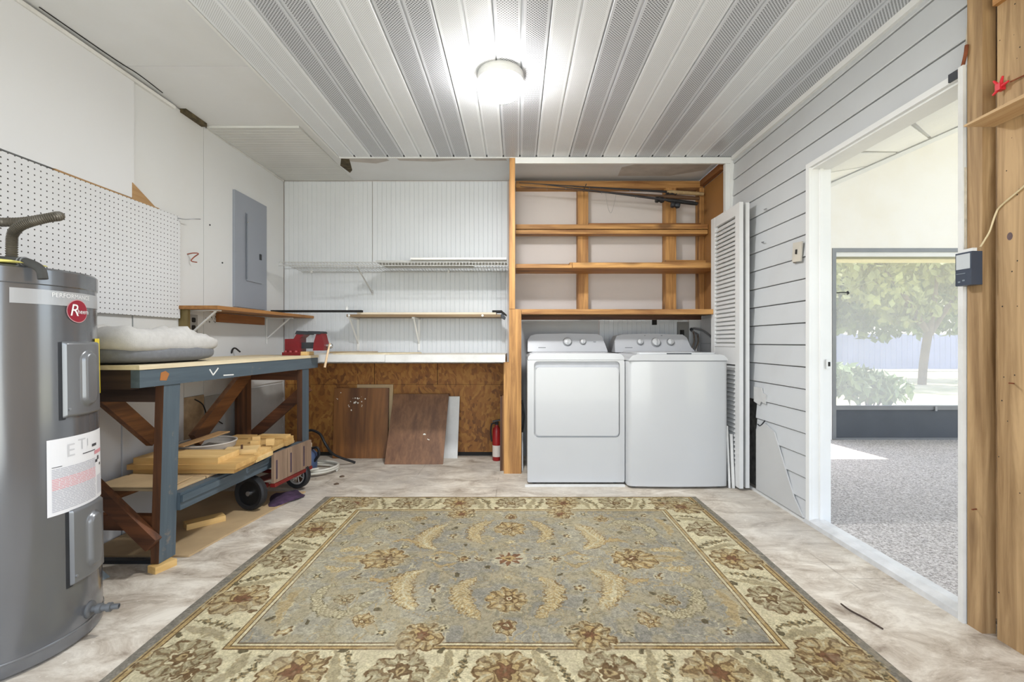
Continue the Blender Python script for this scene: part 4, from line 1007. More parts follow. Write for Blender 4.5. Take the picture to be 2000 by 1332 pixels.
# hand truck lying under the bench
def hand_truck():
    w1 = Vector((-1.572, 2.722, 0.1102)); w2 = Vector((-1.490, 3.128, 0.1000))
    t = thing('hand_truck', 'old red hand truck with plank board and two wheels lying under the bench', 'hand truck', (-1.53, 2.93, 0))
    ax = (w2-w1).normalized(); back = Vector((-0.97, 0.2, 0.0)).normalized()
    bm = NB(); tube(bm, [w1+ax*0.0, w2], 0.009, 10); obj('axle', bm, m_grey_metal, t, smooth=50)
    red = plain('truck_red', (120, 26, 22), 0.5, 0.1, 0.15, 14)
    for f in (0.22, 0.80):
        a = w1.lerp(w2, f)+Vector((0.03, 0, 0.02)); bm = NB(); tube(bm, [a, a+back*0.42+Vector((0, 0, 0.03))], 0.014, 10); obj('side_rail', bm, red, t, smooth=50)
    bm = NB(); a = w1.lerp(w2, 0.22)+back*0.06; b = w1.lerp(w2, 0.80)+back*0.06; beam(bm, a+Vector((0, 0, 0.035)), b+Vector((0, 0, 0.035)), 0.09, 0.006); obj('toe_plate', bm, red, t)
    p0 = Vector((-1.468, 2.765, 0.150)); p1 = Vector((-1.425, 3.175, 0.150)); dd = (p1-p0); n = Vector((dd.y, -dd.x, 0)).normalized()*0.009
    wb = wood('weathered_board', (150, 126, 104), (116, 94, 78), 'z', 30, 0.8); dk = plain('purple_stain', (70, 54, 70), 0.8, 0, 0.2, 10)
    for i in range(3):
        a = p0+dd*(i/3+0.006); b = p0+dd*((i+1)/3-0.006); up = Vector((0, 0, 0.178)); bm = NB()
        hexa(bm, [a-n, b-n, b+n, a+n, a-n+up, b-n+up, b+n+up, a+n+up]); o = obj('board', bm, wb, t, bevel=0.001)
        bm = NB(); a2 = p0+dd*(i/3+0.05+0.02*i); b2 = a2+dd*0.035; zz = Vector((0, 0, 0.02)); u2 = Vector((0, 0, 0.135+0.01*i))
        hexa(bm, [a2+zz+n, b2+zz+n, b2+zz+n*1.08, a2+zz+n*1.08, a2+u2+n, b2+u2+n, b2+u2+n*1.08, a2+u2+n*1.08]); obj('stain', bm, dk, o)
    bm = NB(); beam(bm, p0+Vector((0.0, 0.0, -0.012)), p1+Vector((0, 0, -0.012)), 0.03, 0.02); obj('board_rail', bm, red, t)
    for f in (0.22, 0.80):
        bm = NB(); a = w1.lerp(w2, f)+Vector((0, 0, 0.0)); b = p0.lerp(p1, f)+Vector((0, 0, -0.012)); tube(bm, [a, b], 0.007, 8); obj('bracket', bm, m_rust, t)
    for c, r, spoked in ((w1, 0.100, False), (w2, 0.090, True)):
        M = Matrix.Translation(c) @ ax.to_track_quat('Z', 'Y').to_matrix().to_4x4()
        bm = NB(); lathe(bm, [(r*0.70, -0.017), (r*0.90, -0.022), (r, -0.014), (r, 0.014), (r*0.90, 0.022), (r*0.70, 0.017), (r*0.70, -0.017)], 40, M, cap=False)
        w_ = obj('wheel', bm, m_black, t, smooth=40)
        if spoked:
            bm = NB(); lathe(bm, [(r*0.60, -0.012), (r*0.72, -0.012), (r*0.72, 0.012), (r*0.60, 0.012), (r*0.60, -0.012)], 36, M, cap=False); lathe(bm, [(0.015, -0.02), (0.018, 0), (0.015, 0.02)], 12, M)
            for k in range(7):
                an = 2*PI*k/7; d = Vector((math.cos(an), math.sin(an), 0)); tube(bm, [M @ (d*0.012), M @ (d*r*0.66)], 0.0035, 6)
            obj('spoke_rim', bm, plain('rim_grey', (188, 184, 178), 0.4, 0.4), w_, smooth=40)
        else:
            bm = NB(); lathe(bm, [(0.0001, -0.006), (r*0.45, -0.006), (r*0.71, -0.010), (r*0.71, 0.010), (r*0.45, 0.006), (0.0001, 0.006)], 36, M); obj('disc', bm, plain('disc_black', (14, 14, 15), 0.5), w_, smooth=40)
            bm = NB(); lathe(bm, [(0.014, -0.026), (0.014, -0.004)], 12, M); obj('hub', bm, m_steel, w_, smooth=40)
hand_truck()
def cloth_blob(pts, z, seed):
    bm = NB(); cx = sum(p[0] for p in pts)/len(pts); cy = sum(p[1] for p in pts)/len(pts); rings = []
    for k, f in enumerate((1.0, 0.8, 0.55, 0.3, 0.08)):
        rings.append([bm.verts.new((cx+(x-cx)*f, cy+(y-cy)*f, max(0.0003, (0 if k == 0 else z*(0.6+0.9*mnoise.noise(Vector((x*17*f, y*17*f, seed)))+0.25*k))))) for x, y in pts])
    n = len(pts)
    for a, b in zip(rings, rings[1:]):
        for i in range(n): bm.faces.new([a[i], a[(i+1) % n], b[(i+1) % n], b[i]])
    bm.faces.new(rings[0][::-1]); bm.faces.new(rings[-1]); return bm
pts = [(-1.475+0.095*math.cos(a)*(1+0.25*math.sin(3*a)), 2.925+0.135*math.sin(a)*(1+0.2*math.cos(4*a))) for a in [2*PI*k/22 for k in range(22)]]
bm = cloth_blob(pts, 0.014, 2.0); bmesh.ops.translate(bm, verts=bm.verts, vec=(0, 0, 0.0095))
tag(obj('rag', bm, plain('purple_cloth', (66, 46, 70), 0.95, 0, 0.3, 24, 0.2), smooth=60), 'crumpled purple rag on the floor between the hand truck wheels', 'cloth')

# clutter at the far bench leg: jug, looped hose
def jug():
    t = thing('jug', 'blue plastic jug with pale cap on the floor by the far bench leg', 'jug', (-1.60, 3.52, 0))
    bm = NB(); lathe(bm, [(0.060, 0), (0.068, 0.01), (0.070, 0.10), (0.066, 0.15), (0.034, 0.185), (0.026, 0.20)], 20); obj('body', bm, plain('jug_blue', (74, 92, 126), 0.35), t, local=True, smooth=50)
    bm = NB(); lathe(bm, [(0.031, 0.198), (0.031, 0.226), (0.027, 0.23)], 16); obj('cap', bm, plain('cap_pale', (214, 196, 170), 0.4), t, local=True, smooth=50)
    bm = NB(); tube(bm, smooth_path([(0.03, -0.02, 0.19), (0.085, -0.03, 0.20), (0.10, -0.03, 0.15), (0.055, -0.02, 0.09)]), 0.010, 8); obj('handle', bm, m_black, t, local=True, smooth=60)
jug()
bm = NB(); pth = [(-1.565+(0.175+0.012*math.sin(k*0.7))*math.cos(k*0.35), 3.55+(0.15+0.012*math.cos(k*0.9))*math.sin(k*0.35), 0.012+0.0009*k) for k in range(52)]
tube(bm, pth, 0.0095, 8); tag(obj('hose', bm, plain('hose_white', (204, 200, 188), 0.5), smooth=60), 'white hose looped on the floor around the blue jug', 'hose')
bm = NB(); tube(bm, smooth_path([(-1.84, 3.66, 0.012), (-1.70, 3.68, 0.27), (-1.58, 3.66, 0.28), (-1.50, 3.62, 0.19), (-1.46, 3.68, 0.10), (-1.33, 3.78, 0.012)]), 0.010, 8); tag(obj('cable', bm, m_black, smooth=60), 'thick black cable arching behind the blue jug', 'cable')
for i, (x, y) in enumerate(((-1.30, 3.42), (-1.27, 3.24))):
    bm = cloth_blob([(x+0.016*math.cos(a)*(1+0.3*math.sin(2*a+i)), y+0.018*math.sin(a)) for a in [2*PI*k/9 for k in range(9)]], 0.006, i); tag(obj('crumb', bm, plain('dirt', (88, 70, 54), 0.9)), ('dark crumb of dirt on the floor, the one nearer the leaning panels', 'dark crumb of dirt on the floor, the one nearer the rug')[i], 'debris', 'dirt crumbs on the floor')

# ------------------------------------------------------------------ bench bay at the rear wall
def counter():
    t = thing('counter', 'white edged counter shelf across the rear wall above the osb', 'counter', (-0.87, 3.75, 0.85))
    obj('worktop', bx(-1.66, -0.090, 3.452, 4.049, 0.882, 0.905), plain('counter_top', (222, 216, 204), 0.6, 0, 0.05, 4), t, bevel=0.002)
    obj('fascia', bx(-1.66, -0.986, 3.435, 3.4515, 0.852, 0.9065), m_trim_old, t, bevel=0.002)
    obj('fascia', bx(-0.984, -0.088, 3.435, 3.4515, 0.850, 0.904), m_trim_old, t, bevel=0.002)
    obj('ledger', bx(-1.66, -0.09, 4.02, 4.048, 0.83, 0.881), m_frame_x, t)
counter()
bm = NB(); prism(bm, [(-1.40, 3.50), (-0.97, 3.50), (-0.80, 3.86), (-0.83, 3.90), (-1.40, 3.90)], 'z', 0.9055, 0.914); tag(obj('plywood_offcut', bm, m_ply), 'pale plywood offcut with a slanted end lying on the counter', 'board')
bm = NB(); prism(bm, [(-1.60, 3.93), (-1.22, 3.93), (-1.22, 4.04), (-1.60, 4.04)], 'z', 0.9055, 0.918); tag(obj('plywood_offcut', bm, m_hardboard), 'narrow tan board against the wall on the counter behind the vise', 'board')

def leaning(name, label, x0, x1, yb, yt, zt, th, mat, xo=0.0, cat='panel'):
    """panel standing on the floor at yb and leaning to yt at height zt"""
    bm = NB(); hexa(bm, [(x0, yb, 0.001), (x1, yb, 0.001), (x1, yb+th, 0.001), (x0, yb+th, 0.001), (x0+xo, yt, zt), (x1+xo, yt, zt), (x1+xo, yt+th, zt), (x0+xo, yt+th, zt)])
    return tag(obj(name, bm, mat, bevel=0.0015), label, cat)
m_walnut = wood('walnut_panel', (138, 90, 44), (84, 50, 24), 'z', 16, 0.5)
m_laminate = wood('laminate_panel', (130, 92, 62), (98, 66, 44), 'z', 34, 0.45)
b1 = leaning('wood_sheet', 'dark brown wood panel with white paint specks leaning on the osb', -1.585, -1.115, 3.955, 4.000, 0.600, 0.018, m_walnut)
bm = NB(); rr = random.Random(11)
for k in range(26):
    a = rr.uniform(0, 2*PI); r = abs(rr.gauss(0, 0.07)); x = -1.40+r*math.cos(a)*1.1; z = 0.475+r*math.sin(a)*0.7; q = rr.uniform(0.002, 0.0075)
    if z > 0.585: continue
    y = 3.955+0.045*z/0.6
    vs = [bm.verts.new((x+q*math.cos(2*PI*i/7)*rr.uniform(0.7, 1.2), y-0.0008, z+q*math.sin(2*PI*i/7))) for i in range(7)]; bm.faces.new(vs)
stuff(obj('paint_specks', bm, plain('speck_white', (232, 228, 214), 0.6), b1))
leaning('board', 'tan board showing its edge behind the specked brown panel', -1.40, -1.085, 4.000, 4.030, 0.628, 0.014, m_hardboard)
b2 = leaning('wood_sheet', 'reddish brown laminate panel standing furthest out on the floor', -1.083, -0.607, 3.762, 3.990, 0.550, 0.018, m_laminate, 0.015)
bm = NB()
for x, z, q in ((-0.775, 0.225, 0.012), (-0.735, 0.185, 0.006), (-0.745, 0.19, 0.005)):
    y = 3.762+(0.228)*z/0.55
    vs = [bm.verts.new((x+q*math.cos(2*PI*i/9), y-0.0012, z+q*math.sin(2*PI*i/9))) for i in range(9)]; bm.faces.new(vs)
stuff(obj('paint_specks', bm, MATS['speck_white'], b2))
leaning('white_board', 'narrow white board upright beside the laminate panel', -0.640, -0.513, 3.955, 4.020, 0.525, 0.016, m_trim_old, 0.012)
leaning('stick', 'thin dark stick upright against the partition post', -0.132, -0.118, 3.57, 3.60, 0.575, 0.07, wood('stick_dark', (96, 60, 34), (64, 38, 22), 'z'), 0.0, 'stick')
leaning('stick', 'pale topped thin stick touching the partition post', -0.1165, -0.1035, 3.575, 3.60, 0.580, 0.06, wood('stick_pale', (150, 104, 60), (110, 72, 38), 'z'), 0.0, 'stick')
def extinguisher():
    t = thing('fire_extinguisher', 'small red fire extinguisher on the floor beside the partition', 'extinguisher', (-0.172, 3.90, 0))
    L = lambda n, bm, m, p=t, **k: obj(n, bm, m, p, local=True, **k)
    bm = NB(); lathe(bm, [(0.034, 0), (0.037, 0.006), (0.037, 0.245), (0.032, 0.27), (0.016, 0.285), (0.014, 0.30)], 24); b = L('cylinder', bm, plain('extinguisher_red', (150, 26, 28), 0.35), smooth=50)
    bm = NB(); lathe(bm, [(0.0374, 0.035), (0.0374, 0.13)], 24, cap=False); obj('paper_label', bm, plain('label_cream', (216, 206, 196), 0.6), b, local=True, smooth=60)
    bm = NB(); lathe(bm, [(0.015, 0.30), (0.015, 0.325)], 12); beam(bm, (-0.035, -0.01, 0.33), (0.045, -0.01, 0.345), 0.016, 0.012); L('valve_lever', bm, m_dark_metal)
    bm = NB(); tube(bm, smooth_path([(0.0, -0.015, 0.315), (-0.04, -0.02, 0.31), (-0.05, -0.01, 0.24), (-0.043, -0.005, 0.16)]), 0.007, 8); L('hose', bm, m_black, smooth=60)
extinguisher()

# shelf with ventilated wire deck
def wire_shelf():
    t = thing('wire_shelf', 'long white wire shelf on the beadboard wall', 'shelf', (-1.06, 3.84, 1.60))
    wm = plain('white_wire', (184, 184, 182), 0.35)
    bm = NB(); n = 71; yb, yf = 4.036, 3.645
    for i in range(n+1):
        x = -1.88+1.805*i/n; tube(bm, [(x, yb, 1.618), (x, yf, 1.634), (x, yf-0.003, 1.606)], 0.0022, 4)
    stuff(obj('wire_deck', bm, wm, t))
    for y, z in ((yb, 1.614), (yf, 1.631), (yf-0.004, 1.604), (3.85, 1.6215)):
        bm = NB(); tube(bm, [(-1.885, y, z), (-0.072, y, z)], 0.0036, 6); obj('rail', bm, wm, t)
    for x in (-1.27,):
        bm = NB(); tube(bm, [(x, 3.655, 1.600), (x, 4.036, 1.432)], 0.006, 8); beam(bm, (x, 4.044, 1.415), (x, 4.044, 1.455), 0.016, 0.006, (0, 1, 0)); obj('brace', bm, wm, t)
    for x in (-1.80, -0.60):
        bm = NB(); box(bm, x-0.008, x+0.008, 4.030, 4.049, 1.606, 1.632); obj('wall_clip', bm, m_trim, t)
wire_shelf()
m_grey_board = plain('grey_board_paint', (176, 176, 172), 0.6, 0, 0.05, 4)
tag(obj('shelf_board', bx(-1.13, -0.375, 3.68, 4.00, 1.640, 1.652), m_grey_board, bevel=0.001), 'grey board lying lower on the wire shelf', 'board')
bm = NB(); hexa(bm, [(-0.845, 3.650, 1.653), (-0.085, 3.650, 1.653), (-0.085, 3.96, 1.653), (-0.845, 3.96, 1.653), (-0.845, 3.650, 1.668), (-0.085, 3.650, 1.670), (-0.085, 3.96, 1.668), (-0.845, 3.96, 1.668)])
tag(obj('shelf_board', bm, m_trim_old, bevel=0.001), 'white board lying on top of the grey board on the wire shelf', 'board')

def plank_shelf():
    t = thing('plank_shelf', 'long brown plank shelf on white brackets below the wire shelf', 'shelf', (-0.75, 3.92, 1.2))
    obj('plank', bx(-1.405, -0.135, 3.795, 4.048, 1.208, 1.228), wood('grey_brown_plank', (150, 128, 96), (112, 88, 60), 'x', 24), t, bevel=0.002)
    obj('plank', bx(-1.32, -0.175, 3.80, 4.048, 1.2285, 1.244), plain('cream_board', (216, 202, 178), 0.6, 0, 0.04, 4), t, bevel=0.002)
    for x in (-1.395, -0.86):
        bm = NB(); box(bm, x-0.010, x+0.010, 4.040, 4.0495, 0.925, 1.207); box(bm, x-0.010, x+0.010, 3.81, 4.0495, 1.196, 1.2075); beam(bm, (x, 4.045, 0.985), (x, 3.84, 1.200), 0.012, 0.008, (0, 1, 0)); obj('bracket', bm, m_trim, t)
    for x in (-1.385, -0.285):
        bm = NB(); lathe(bm, [(0.010, 0), (0.010, 0.004), (0.006, 0.007)], 10, Matrix.Translation((x, 3.795, 1.218)) @ Matrix.Rotation(PI/2, 4, 'X')); obj('button', bm, m_trim, t)
plank_shelf()
def black_clip():
    t = thing('clamp', 'black metal clamp hooked on the end of the plank shelf', 'clamp', (-0.155, 3.86, 1.20))
    obj('jaw', bx(-0.205, -0.125, 3.80, 3.90, 1.2445, 1.262), m_hole, t, bevel=0.003)
    bm = NB(); prism(bm, [(-0.128, 1.262), (-0.128, 1.235), (-0.085, 1.215), (-0.088, 1.228)], 'y', 3.80, 3.88); obj('lever', bm, m_hole, t)
    bm = NB(); prism(bm, [(-0.132, 1.232), (-0.118, 1.232), (-0.095, 1.205), (-0.105, 1.185), (-0.132, 1.20)], 'y', 3.80, 3.88); obj('grip', bm, m_dark_metal, t)
black_clip()
tag(obj('steel_bar', bx(-2.02, -1.275, 3.775, 3.815, 1.2445, 1.262), m_hole, bevel=0.002), 'flat black bar lying across the corner shelf and the plank shelf', 'bar')
bm = NB(); lathe(bm, [(0.012, 0), (0.012, 0.018), (0.007, 0.022), (0.007, 0.03)], 10, Matrix.Translation((-1.40, 3.79, 1.2625))); tag(obj('cap', bm, m_trim, smooth=40), 'tiny white cap standing on the flat black bar', 'cap')

# ------------------------------------------------------------------ wall on the workbench side
m_grey_paint = plain('panel_grey', (146, 151, 161), 0.45, 0.1, 0.02, 3)
def breaker_panel():
    t = thing('breaker_panel', 'tall grey electrical breaker panel with small door on the white wall', 'electrical panel', (XL, 3.52, 1.255))
    X = XL+0.0145
    obj('cover', bx(X, X+0.018, 3.315, 3.735, 1.257, 2.098), m_grey_paint, t, bevel=0.004)
    d = obj('door', bx(X+0.018, X+0.026, 3.45, 3.655, 1.46, 1.97), m_grey_paint, t, bevel=0.003)
    obj('latch', bx(X+0.026, X+0.032, 3.615, 3.638, 1.645, 1.69), m_dark_metal, d, bevel=0.002)
    bm = NB(); tube(bm, [(X+0.026, 3.447, 1.47), (X+0.026, 3.447, 1.96)], 0.004, 6); obj('hinge', bm, plain('hinge_grey', (98, 104, 114), 0.4), t)
    bm = NB(); lathe(bm, [(0.007, 0), (0.005, 0.004)], 10, Matrix.Translation((X+0.0265, 3.46, 1.90)) @ Matrix.Rotation(PI/2, 4, 'Y')); obj('rivet', bm, m_steel, t)
breaker_panel()
tag(obj('pegboard', bx(XL+0.0295, XL+0.0355, 1.20, 2.772, 1.142, 1.752), m_peg, bevel=0.001), 'white pegboard full of small dark holes on the wall behind the heater', 'pegboard')
def corner_shelf():
    t = thing('wall_shelf', 'brown wooden shelf on the white wall below the breaker panel', 'shelf', (-1.92, 3.4, 1.2))
    bm = NB(); hexa(bm, [(-2.046, 2.76, 1.198), (-1.795, 2.76, 1.198), (-1.785, 4.048, 1.208), (-2.046, 4.048, 1.208), (-2.046, 2.76, 1.219), (-1.795, 2.76, 1.219), (-1.785, 4.048, 1.229), (-2.046, 4.048, 1.229)])
    obj('board', bm, wood('shelf_brown', (176, 124, 66), (126, 82, 40), 'y', 26), t, bevel=0.002)
    obj('cleat', bx(-2.046, -2.026, 3.13, 3.70, 1.136, 1.1975), wood('cleat_brown', (150, 94, 40), (112, 64, 24), 'y', 26), t, bevel=0.002)
    obj('support_block', bx(-2.046, -1.99, 2.785, 2.805, 1.065, 1.1975), wood('olive_block', (140, 122, 76), (108, 92, 54), 'z', 20), t, bevel=0.002)
    for y in (2.845, 3.76):
        bm = NB(); box(bm, -2.046, -2.040, y-0.010, y+0.010, 0.985, 1.1975); box(bm, -2.046, -1.83, y-0.010, y+0.010, 1.190, 1.1978); beam(bm, (-2.038, y, 1.03), (-1.86, y, 1.190), 0.012, 0.008, (0, 0, 1)); obj('bracket', bm, m_trim, t)
corner_shelf()
def outlet(name, label, c, axis, body, dark):
    t = thing(name, label, 'outlet', c); s = axis
    L = lambda n, bm, m, p=t, **k: obj(n, bm, m, p, local=True, **k)
    pl = L('plate', bx(0, 0.007*s, -0.038, 0.038, -0.058, 0.058), body, bevel=0.002)
    for z in (-0.024, 0.024):
        bm = NB(); prism(bm, rrect(-0.016, 0.016, z-0.015, z+0.015, 0.008), 'x', 0.0072*s, 0.0095*s); L('socket', bm, dark, pl)
outlet('wall_outlet', 'grey double outlet under the brown shelf beside its near bracket', (-2.047, 2.905, 1.115), 1, plain('outlet_grey', (160, 158, 154), 0.5), m_hole)
bm = NB()
rr = random.Random(4)
for k in range(12):
    y = 3.00+rr.random()*0.14; z = 1.13+rr.random()*0.05; q = rr.uniform(0.003, 0.007); vs = [bm.verts.new((-2.0468, y+q*math.cos(2*PI*i/7), z+q*math.sin(2*PI*i/7))) for i in range(7)]; bm.faces.new(vs)
obj('screw_holes', bm, plain('hole_grey', (96, 92, 88), 0.9), wall_left)
def hook(name, label, pts, r, mat):
    bm = NB(); tube(bm, smooth_path(pts, 5), r, 6); return tag(obj(name, bm, mat, smooth=60), label, 'hook')
hook('hook', 'small rusty red hook on the bare wall between pegboard and panel', [(-2.047, 2.86, 1.545), (-2.01, 2.86, 1.552), (-1.985, 2.87, 1.55), (-2.02, 2.88, 1.53), (-2.03, 2.87, 1.505), (-2.0, 2.88, 1.498)], 0.0035, plain('hook_red', (150, 78, 58), 0.6))
hook('hook', 'thin wire hook at the upper corner of the pegboard', [(-2.027, 2.75, 1.740), (-1.99, 2.76, 1.735), (-1.965, 2.79, 1.745), (-1.945, 2.83, 1.755)], 0.003, m_grey_metal)
hook('hook', 'small black hook low on the wall above the workbench', [(-2.047, 3.30, 0.920), (-2.035, 3.30, 0.95), (-2.02, 3.305, 0.955), (-2.0, 3.315, 0.935), (-1.995, 3.32, 0.928)], 0.006, m_hole)
for i, (y, z, lab) in enumerate(((3.07, 1.78, 'dark screw head on the wall seam above the shelf, upper one'), (3.20, 1.55, 'dark screw head on the wall beside the breaker panel'))):
    bm = NB(); lathe(bm, [(0.006, 0), (0.005, 0.004)], 8, Matrix.Translation((-2.048, y, z)) @ Matrix.Rotation(PI/2, 4, 'Y')); tag(obj('screw', bm, m_dark_metal), lab, 'screw')
bm = NB(); tube(bm, smooth_path([(-2.03, 2.90, 0.64), (-1.99, 2.92, 0.60), (-2.0, 2.98, 0.50), (-2.03, 3.02, 0.53), (-2.03, 3.10, 0.48), (-2.02, 3.16, 0.44)]), 0.004, 6); tag(obj('wire', bm, m_hole, smooth=60), 'loose black wire hanging at the torn wallboard under the bench', 'wire')

# ------------------------------------------------------------------ laundry bay shelves
def bay_shelf(label, parts, loc):
    t = thing('bay_shelf', label, 'shelf', loc, 'wooden shelves in the laundry bay')
    for nm, b, m in parts: obj(nm, bx(*b), m, t, bevel=0.003)
    return t
bay_shelf('upper narrow shelf of two stacked pine rails in the laundry bay', [('rail', (-0.012, 1.60, 3.862, 3.960, 1.948, 1.986), m_frame_x), ('rail', (-0.012, 1.60, 3.868, 3.960, 1.908, 1.942), m_frame_x), ('cleat', (0.613, 1.569, 3.935, 3.9615, 1.9865, 2.015), wood('dark_cleat', (164, 108, 56), (118, 72, 32), 'x', 30))], (0.8, 3.9, 1.9))
bay_shelf('middle deep plywood shelf with boards lying on it in the laundry bay', [('board', (-0.012, 1.600, 3.665, 3.960, 1.586, 1.606), m_frame_x), ('front_edge', (0.44, 1.600, 3.648, 3.664, 1.590, 1.628), m_frame_x), ('front_edge', (-0.012, 0.435, 3.652, 3.664, 1.588, 1.612), m_frame_x)], (0.8, 3.8, 1.58))
bay_shelf('lower shelf of the laundry bay directly above both washing machines', [('board', (0.034, 1.603, 3.552, 3.960, 1.226, 1.249), m_frame_x), ('front_rail', (0.034, 1.490, 3.502, 3.539, 1.212, 1.250), m_frame_x), ('cleat', (0.034, 1.57, 3.925, 3.9605, 1.19, 1.2255), m_redwood_x)], (0.8, 3.75, 1.2))
plank((-0.010, 3.80, 1.6065), (1.20, 3.945, 1.644), 0.0, 'long pine board lying at the back of the middle bay shelf', m_frame_x, 'pine_board', 'board', None)
plank((0.42, 3.67, 1.6065), (1.56, 3.79, 1.634), 0.0, 'long pine board at the front of the middle bay shelf', m_frame_x, 'pine_board', 'board', None)
plank((1.23, 3.82, 1.6345), (1.565, 3.92, 1.680), 0.04, 'short pine block at the louver door end of the middle bay shelf', m_frame_x, 'pine_board', 'board', None)
tag(obj('pine_board', bx(1.225, 1.565, 3.80, 3.945, 1.6065, 1.634), m_frame_x), 'short pine board under the block on the middle bay shelf', 'board')
# fishing rods on pegs
m_rod = plain('rod_black', (44, 42, 46), 0.35, 0.1, 0.1, 10); m_cork = plain('cork', (178, 152, 112), 0.8, 0, 0.12, 40)
def rod(label, tip, butt, cork, reel_at, mat):
    t = thing('fishing_rod', label, 'fishing rod', tuple(butt), 'fishing rods along the bay ceiling')
    tip = Vector(tip); butt = Vector(butt); d = (butt-tip); 
    bm = NB(); tube(bm, [tip, tip.lerp(butt, 0.35), tip.lerp(butt, 0.8)], [0.003, 0.0060, 0.0105], 8); obj('blank', bm, mat, t, smooth=60)
    bm = NB(); tube(bm, [tip.lerp(butt, 0.8), tip.lerp(butt, 0.83), tip.lerp(butt, 0.97), butt], [0.012, 0.0165, 0.016, 0.013], 10); obj('grip', bm, cork, t, smooth=60)
    c = tip.lerp(butt, reel_at)
    bm = NB(); tube(bm, [c+Vector((0, 0, -0.008)), c+Vector((0, -0.012, -0.03))], 0.006, 8); M = Matrix.Translation(c+Vector((-0.012, -0.014, -0.036))) @ d.to_track_quat('Z', 'Y').to_matrix().to_4x4(); lathe(bm, [(0.024, -0.03), (0.027, -0.012), (0.017, 0.0), (0.026, 0.018), (0.020, 0.038)], 14, M); obj('reel', bm, m_dark_metal, t, smooth=50)
    for f in (0.15, 0.38, 0.6):
        p = tip.lerp(butt, f); bm = NB(); u = Vector((0, 0, -1)); ring = [p+u*0.011+(u*math.cos(a)+Vector((0, 1, 0))*math.sin(a))*0.007 for a in [2*PI*k/8 for k in range(9)]]
        tube(bm, ring, 0.0014, 5); obj('line_guide', bm, m_grey_metal, t)
rod('cork handled dark fishing rod, topmost of three below the bay ceiling', at(1014, 357, 3.91), at(1374, 379, 3.92), m_cork, 0.82, m_rod)
rod('all black fishing rod whose butt droops lowest', at(1060, 360, 3.75), at(1362, 398, 3.77), m_black, 0.86, m_rod)
rod('brown fishing rod in the middle of the three in the bay', at(1016, 364, 3.83), at(1366, 388, 3.85), plain('rod_brown_grip', (96, 70, 48), 0.6), 0.78, plain('rod_brown', (92, 66, 46), 0.4))
for x, z, lab in ((0.50, 2.295, 'long nail peg in the first bay stud under the rods'), (1.245, 2.215, 'long nail peg in the second bay stud under the rods')):
    bm = NB(); tube(bm, [(x+0.07, 3.962, z), (x+0.07, 3.80, z+0.008)], 0.004, 6); tag(obj('nail_peg', bm, m_dark_metal), lab, 'nail')
for x, lab in ((0.50, 'small brass hook on the bay ceiling above the dryer'), (1.115, 'small brass hook on the bay ceiling above the washer')):
    bm = NB(); tube(bm, smooth_path([(x, 3.58, 2.419), (x, 3.58, 2.40), (x+0.014, 3.575, 2.388), (x+0.02, 3.575, 2.402)]), 0.005, 6); lathe(bm, [(0.02, 0), (0.02, -0.005), (0.01, -0.008)], 12, Matrix.Translation((x, 3.58, 2.4185))); tag(obj('ceiling_hook', bm, plain('old_brass', (136, 120, 84), 0.5, 0.5), smooth=50), lab, 'hook')
bm = NB(); tube(bm, smooth_path([at(1183, 374, 3.83), at(1186, 400, 3.83), at(1193, 416, 3.83), at(1200, 396, 3.83), at(1204, 374, 3.83)]), 0.0009, 4); tag(obj('fishing_line', bm, m_grey_metal), 'thin slack loop of line hanging from the rods', 'line')

# ------------------------------------------------------------------ washer and dryer
def ring_prism(bm, inner, x0, x1, z0, z1, ya, yb):
    cx, cz = (x0+x1)/2, (z0+z1)/2; outer = []
    ix0 = min(p[0] for p in inner); ix1 = max(p[0] for p in inner); iz0 = min(p[1] for p in inner); iz1 = max(p[1] for p in inner); icx, icz = (ix0+ix1)/2, (iz0+iz1)/2
    for px, pz in inner:
        dx, dz = (px-icx)/((ix1-ix0)/2), (pz-icz)/((iz1-iz0)/2); k = max(abs(dx), abs(dz))
        outer.append((cx+(x1-x0)/2*dx/k, cz+(z1-z0)/2*dz/k))
    n = len(inner)
    V = {(w, y): [bm.verts.new((p[0], y, p[1])) for p in (inner if w == 'i' else outer)] for w in 'io' for y in (ya, yb)}
    for i in range(n):
        j = (i+1) % n
        bm.faces.new([V['i', ya][i], V['i', ya][j], V['o', ya][j], V['o', ya][i]]); bm.faces.new([V['i', yb][i], V['o', yb][i], V['o', yb][j], V['i', yb][j]])
        bm.faces.new([V['i', ya][i], V['i', yb][i], V['i', yb][j], V['i', ya][j]]); bm.faces.new([V['o', ya][i], V['o', ya][j], V['o', yb][j], V['o', yb][i]])

